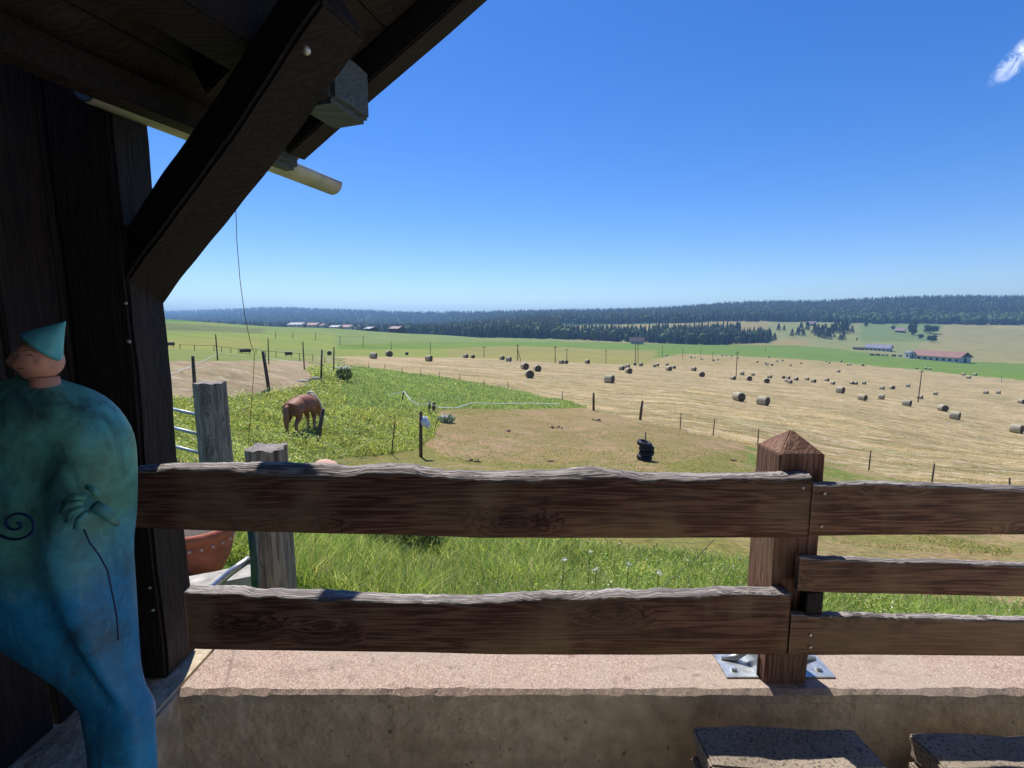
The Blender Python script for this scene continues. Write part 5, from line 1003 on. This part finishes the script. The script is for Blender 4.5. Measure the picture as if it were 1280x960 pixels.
house('stone_hut', 'small hut with a faded pink roof on the green slope', on(1119, 413, 900), on(1131, 413, 890), 9, 4.2, 4.6, M['timberwall'], M['pinkroof'], wins=2, cat='hut')
house('white_annex', 'white annex with a dark arch at the left end of the long barn', on(1130, 447, 506), on(1136, 447.5, 500), 7, 5.4, 1.6, M['whitewall'], M['greyroof'], wins=1, over=.3, cat='annex')
house('dark_roofed_house', 'lone house with a dark red roof below the spruce forest', on(788, 430, 590), on(804, 431, 586), 8, 4.6, 3.4, M['whitewall'], simple('dark red roof', (.05, .022, .035), .7, scale=.5), over=1.6, wins=4, skirt=0)
house('hill_chalet', 'pinkish roof showing above the clump of spruces on the slope', on(1009, 405, 1000), on(1020, 405, 995), 10, 4, 5, M['timberwall'], M['pinkroof'], wins=2)
for k, (x, w, yb_, yt, rf, wl_, lab) in enumerate([(368, 17, 407.8, 403.6, 'greyroof2', 'whitewall', 'widest pale-roofed farmhouse on the far left crest'), (387, 15, 408.4, 404, 'pinkroof', 'whitewall', 'pink-roofed farmhouse second from left on the far crest'), (398, 6, 409, 405, 'pinkroof', 'whitewall', 'narrow bright house between the crest farmhouses'), (414.5, 15, 410.5, 407, 'greyroof2', 'whitewall', 'low pale farmhouse right of the narrow bright house'), (430, 12, 411, 406.5, 'pinkroof', 'whitewall', 'pink-roofed house at the right end of the hamlet'), (459, 7, 412.5, 409, 'greyroof2', 'timberwall', 'lone grey-roofed house right of the hamlet'), (492, 11, 412.8, 408.5, 'pinkroof', 'timberwall', 'reddish house beside the lone dark spruce on the crest')]):
    if 'greyroof2' not in M: M['greyroof2'] = simple('pale grey roof', (.42, .40, .42), .6, scale=.3)
    Yh = 470; a, c = P(x - w / 2, yb_, Yh), P(x + w / 2, yb_, Yh - 6); hh = (yb_ - yt) * mpp(Yh)
    house('farmhouse', lab, Vector((a.x, a.y, 0)), Vector((c.x, c.y, 0)), 10, hh * .45, hh * .55, M[wl_], M[rf], wins=3, zbase=a.z, skirt=max(1, a.z - H(a.x, a.y) + 4), over=.7, cat='farmhouse')
def trailer(x, y, w, h, label, mat, Y=None):
    g = on(x, y, Y or 520); s = mpp(g.y); root = empty('farm_trailer', g, random.uniform(-.4, .4), label=label, cat='trailer', group='farm trailers beside the barns')
    bm = bmesh.new(); add_box(bm, (0, 0, .9 + h * s * .5), (w * s, 2.2, h * s)); bmesh.ops.bevel(bm, geom=list(bm.edges), offset=.12, segments=2, affect='EDGES'); obj_bm('trailer_body', bm, mat, root)
    for sx in (-.3, .3):
        bm = bmesh.new(); bmesh.ops.create_cone(bm, cap_ends=True, segments=16, radius1=.5, radius2=.5, depth=2.3, matrix=Matrix.Translation((sx * w * s, 0, .5)) @ Matrix.Rotation(R(90), 4, 'X')); obj_bm('wheel', bm, M['rubber'], root)
trailer(1125, 447, 4, 1.8, 'white trailer nearest the white annex', M['whitewall']); trailer(1106, 445.5, 8, 1.2, 'low pale trailer below the grey-roofed farmhouse', M['stone']); trailer(1097, 444.5, 5, 1.4, 'brown trailer left of the low pale trailer', M['rust']); trailer(1090, 443.5, 4, 1.2, 'small dark trailer furthest left below the farmhouse', M['timberwall']); trailer(1117, 446.5, 5, 1.2, 'dark flat trailer between the white and the low pale one', M['timberwall'])
# ------------------------------------------------------------------ the grazing horse
t = NT('chestnut coat'); n = t.noise(3, 4); sep = t.n.new('ShaderNodeSeparateXYZ'); t.l.new(t.tc.outputs['Object'], sep.inputs[0])
c = t.ramp(n, [(.3, (.19, .07, .038)), (.7, (.33, .135, .075))]); c = t.mix(t.ramp(sep.outputs['Z'], [(.10, (1, 1, 1)), (.55, (0, 0, 0))]), c, (.42, .30, .20)); t.bump(t.noise(60, 3), .1, .003); M['coat'] = t.col(c, .6); M['mane'] = simple('flaxen mane hair', (.70, .60, .44), .8, scale=30, var=.2, bump=.6, bd=.01); M['hoof'] = simple('dark hoof', (.06, .05, .04), .6)
hgp = G(380, 541); horse = empty('grazing_horse', hgp, R(90 - 7), label='chestnut horse with a flaxen mane grazing on the grassy mound', cat='horse')
horse.scale = (.86, .86, .90)
def skinmesh(name, verts, edges, radii, mat, root, sub=2):
    bm = bmesh.new(); L = bm.verts.layers.skin.verify(); vs = []
    for k, (p, r) in enumerate(zip(verts, radii)):
        v = bm.verts.new(p); v[L].radius = r if isinstance(r, tuple) else (r, r); v[L].use_root = (k == 0); vs.append(v)
    for a, b_ in edges: bm.edges.new((vs[a], vs[b_]))
    me = bpy.data.meshes.new(name + '_sk'); bm.to_mesh(me); bm.free(); o = bpy.data.objects.new(name + '_sk', me); C.objects.link(o)
    m = o.modifiers.new('s', 'SKIN'); m.use_smooth_shade = True; m2 = o.modifiers.new('u', 'SUBSURF'); m2.levels = m2.render_levels = sub
    dg = bpy.context.evaluated_depsgraph_get(); me2 = bpy.data.meshes.new_from_object(o.evaluated_get(dg)); me2.name = name; bpy.data.objects.remove(o)
    me2.materials.clear(); me2.materials.append(mat); ob = bpy.data.objects.new(name, me2); link(ob, root)
    me2.polygons.foreach_set('use_smooth', [True] * len(me2.polygons)); return ob
V = [(0, 0, .98), (-.32, 0, 1.0), (-.60, 0, 1.02), (-.78, 0, .96), (.32, 0, .98), (.55, 0, 1.02), (.80, 0, .92), (1.02, 0, .72), (1.16, 0, .50), (1.22, 0, .30), (1.24, 0, .12)]
Rd = [.32, .30, .29, .20, .30, .25, .19, .145, .12, .095, .065]; E = [(0, 1), (1, 2), (2, 3), (0, 4), (4, 5), (5, 6), (6, 7), (7, 8), (8, 9), (9, 10)]
for s in (-1, 1):
    o_ = len(V); V += [(-.62, s * .17, .82), (-.50, s * .19, .66), (-.74, s * .17, .44), (-.70, s * .17, .14), (-.66, s * .17, .03)]; Rd += [.20, .13, .065, .048, .062]; E += [(2, o_), (o_, o_ + 1), (o_ + 1, o_ + 2), (o_ + 2, o_ + 3), (o_ + 3, o_ + 4)]
    o_ = len(V); fx_ = .14 if s > 0 else 0; V += [(.42, s * .16, .74), (.44 + fx_, s * .16, .42), (.42 + fx_, s * .16, .13), (.46 + fx_, s * .16, .03)]; Rd += [.14, .068, .048, .062]; E += [(4, o_), (o_, o_ + 1), (o_ + 1, o_ + 2), (o_ + 2, o_ + 3)]
hb_ = skinmesh('body', V, E, Rd, M['coat'], horse)
for s in (-1, 1):
    b = bmesh.new(); bmesh.ops.create_cone(b, cap_ends=True, segments=12, radius1=.04, radius2=.004, depth=.14, matrix=Matrix.Translation((1.10, s * .08, .66)) @ Matrix.Rotation(R(-30), 4, 'Y') @ Matrix.Diagonal((.6, 1, 1, 1))); obj_bm('ear', b, M['coat'], horse, True)
mp = [(.42, 0, 1.30), (.60, 0, 1.27), (.80, 0, 1.12), (.98, 0, .93), (1.12, 0, .72), (1.20, 0, .55)]; b = tube_bm(mp, [.06, .09, .10, .095, .08, .03], 10)
for k in range(60):
    f = random.random(); i = min(4, int(f * 5)); q = f * 5 - i; p0 = Vector(mp[i]).lerp(Vector(mp[i + 1]), q); sd = -1 if random.random() < .6 else 1; tube_bm([p0, p0 + Vector((0, sd * .13, -.06)), p0 + Vector((-.03, sd * .17, -.24))], [.022, .018, .004], 5, b)
obj_bm('mane', b, M['mane'], horse, True)
tp_ = [(-.90, 0, 1.08), (-.99, 0, 1.0), (-1.0, 0, .74), (-.97, .02, .45), (-.95, .02, .22)]; obj_bm('tail', tube_bm(tp_, [.045, .07, .095, .075, .015], 10), simple('reddish tail hair', (.30, .15, .09), .8, scale=30, bump=.5), horse, True)
for v in [v for v in V if v[2] == .03]:
    obj_bm('hoof', lathe_bm([(.075, -.04), (.066, .06), (.05, .075)], 14), M['hoof'], horse, loc=v)
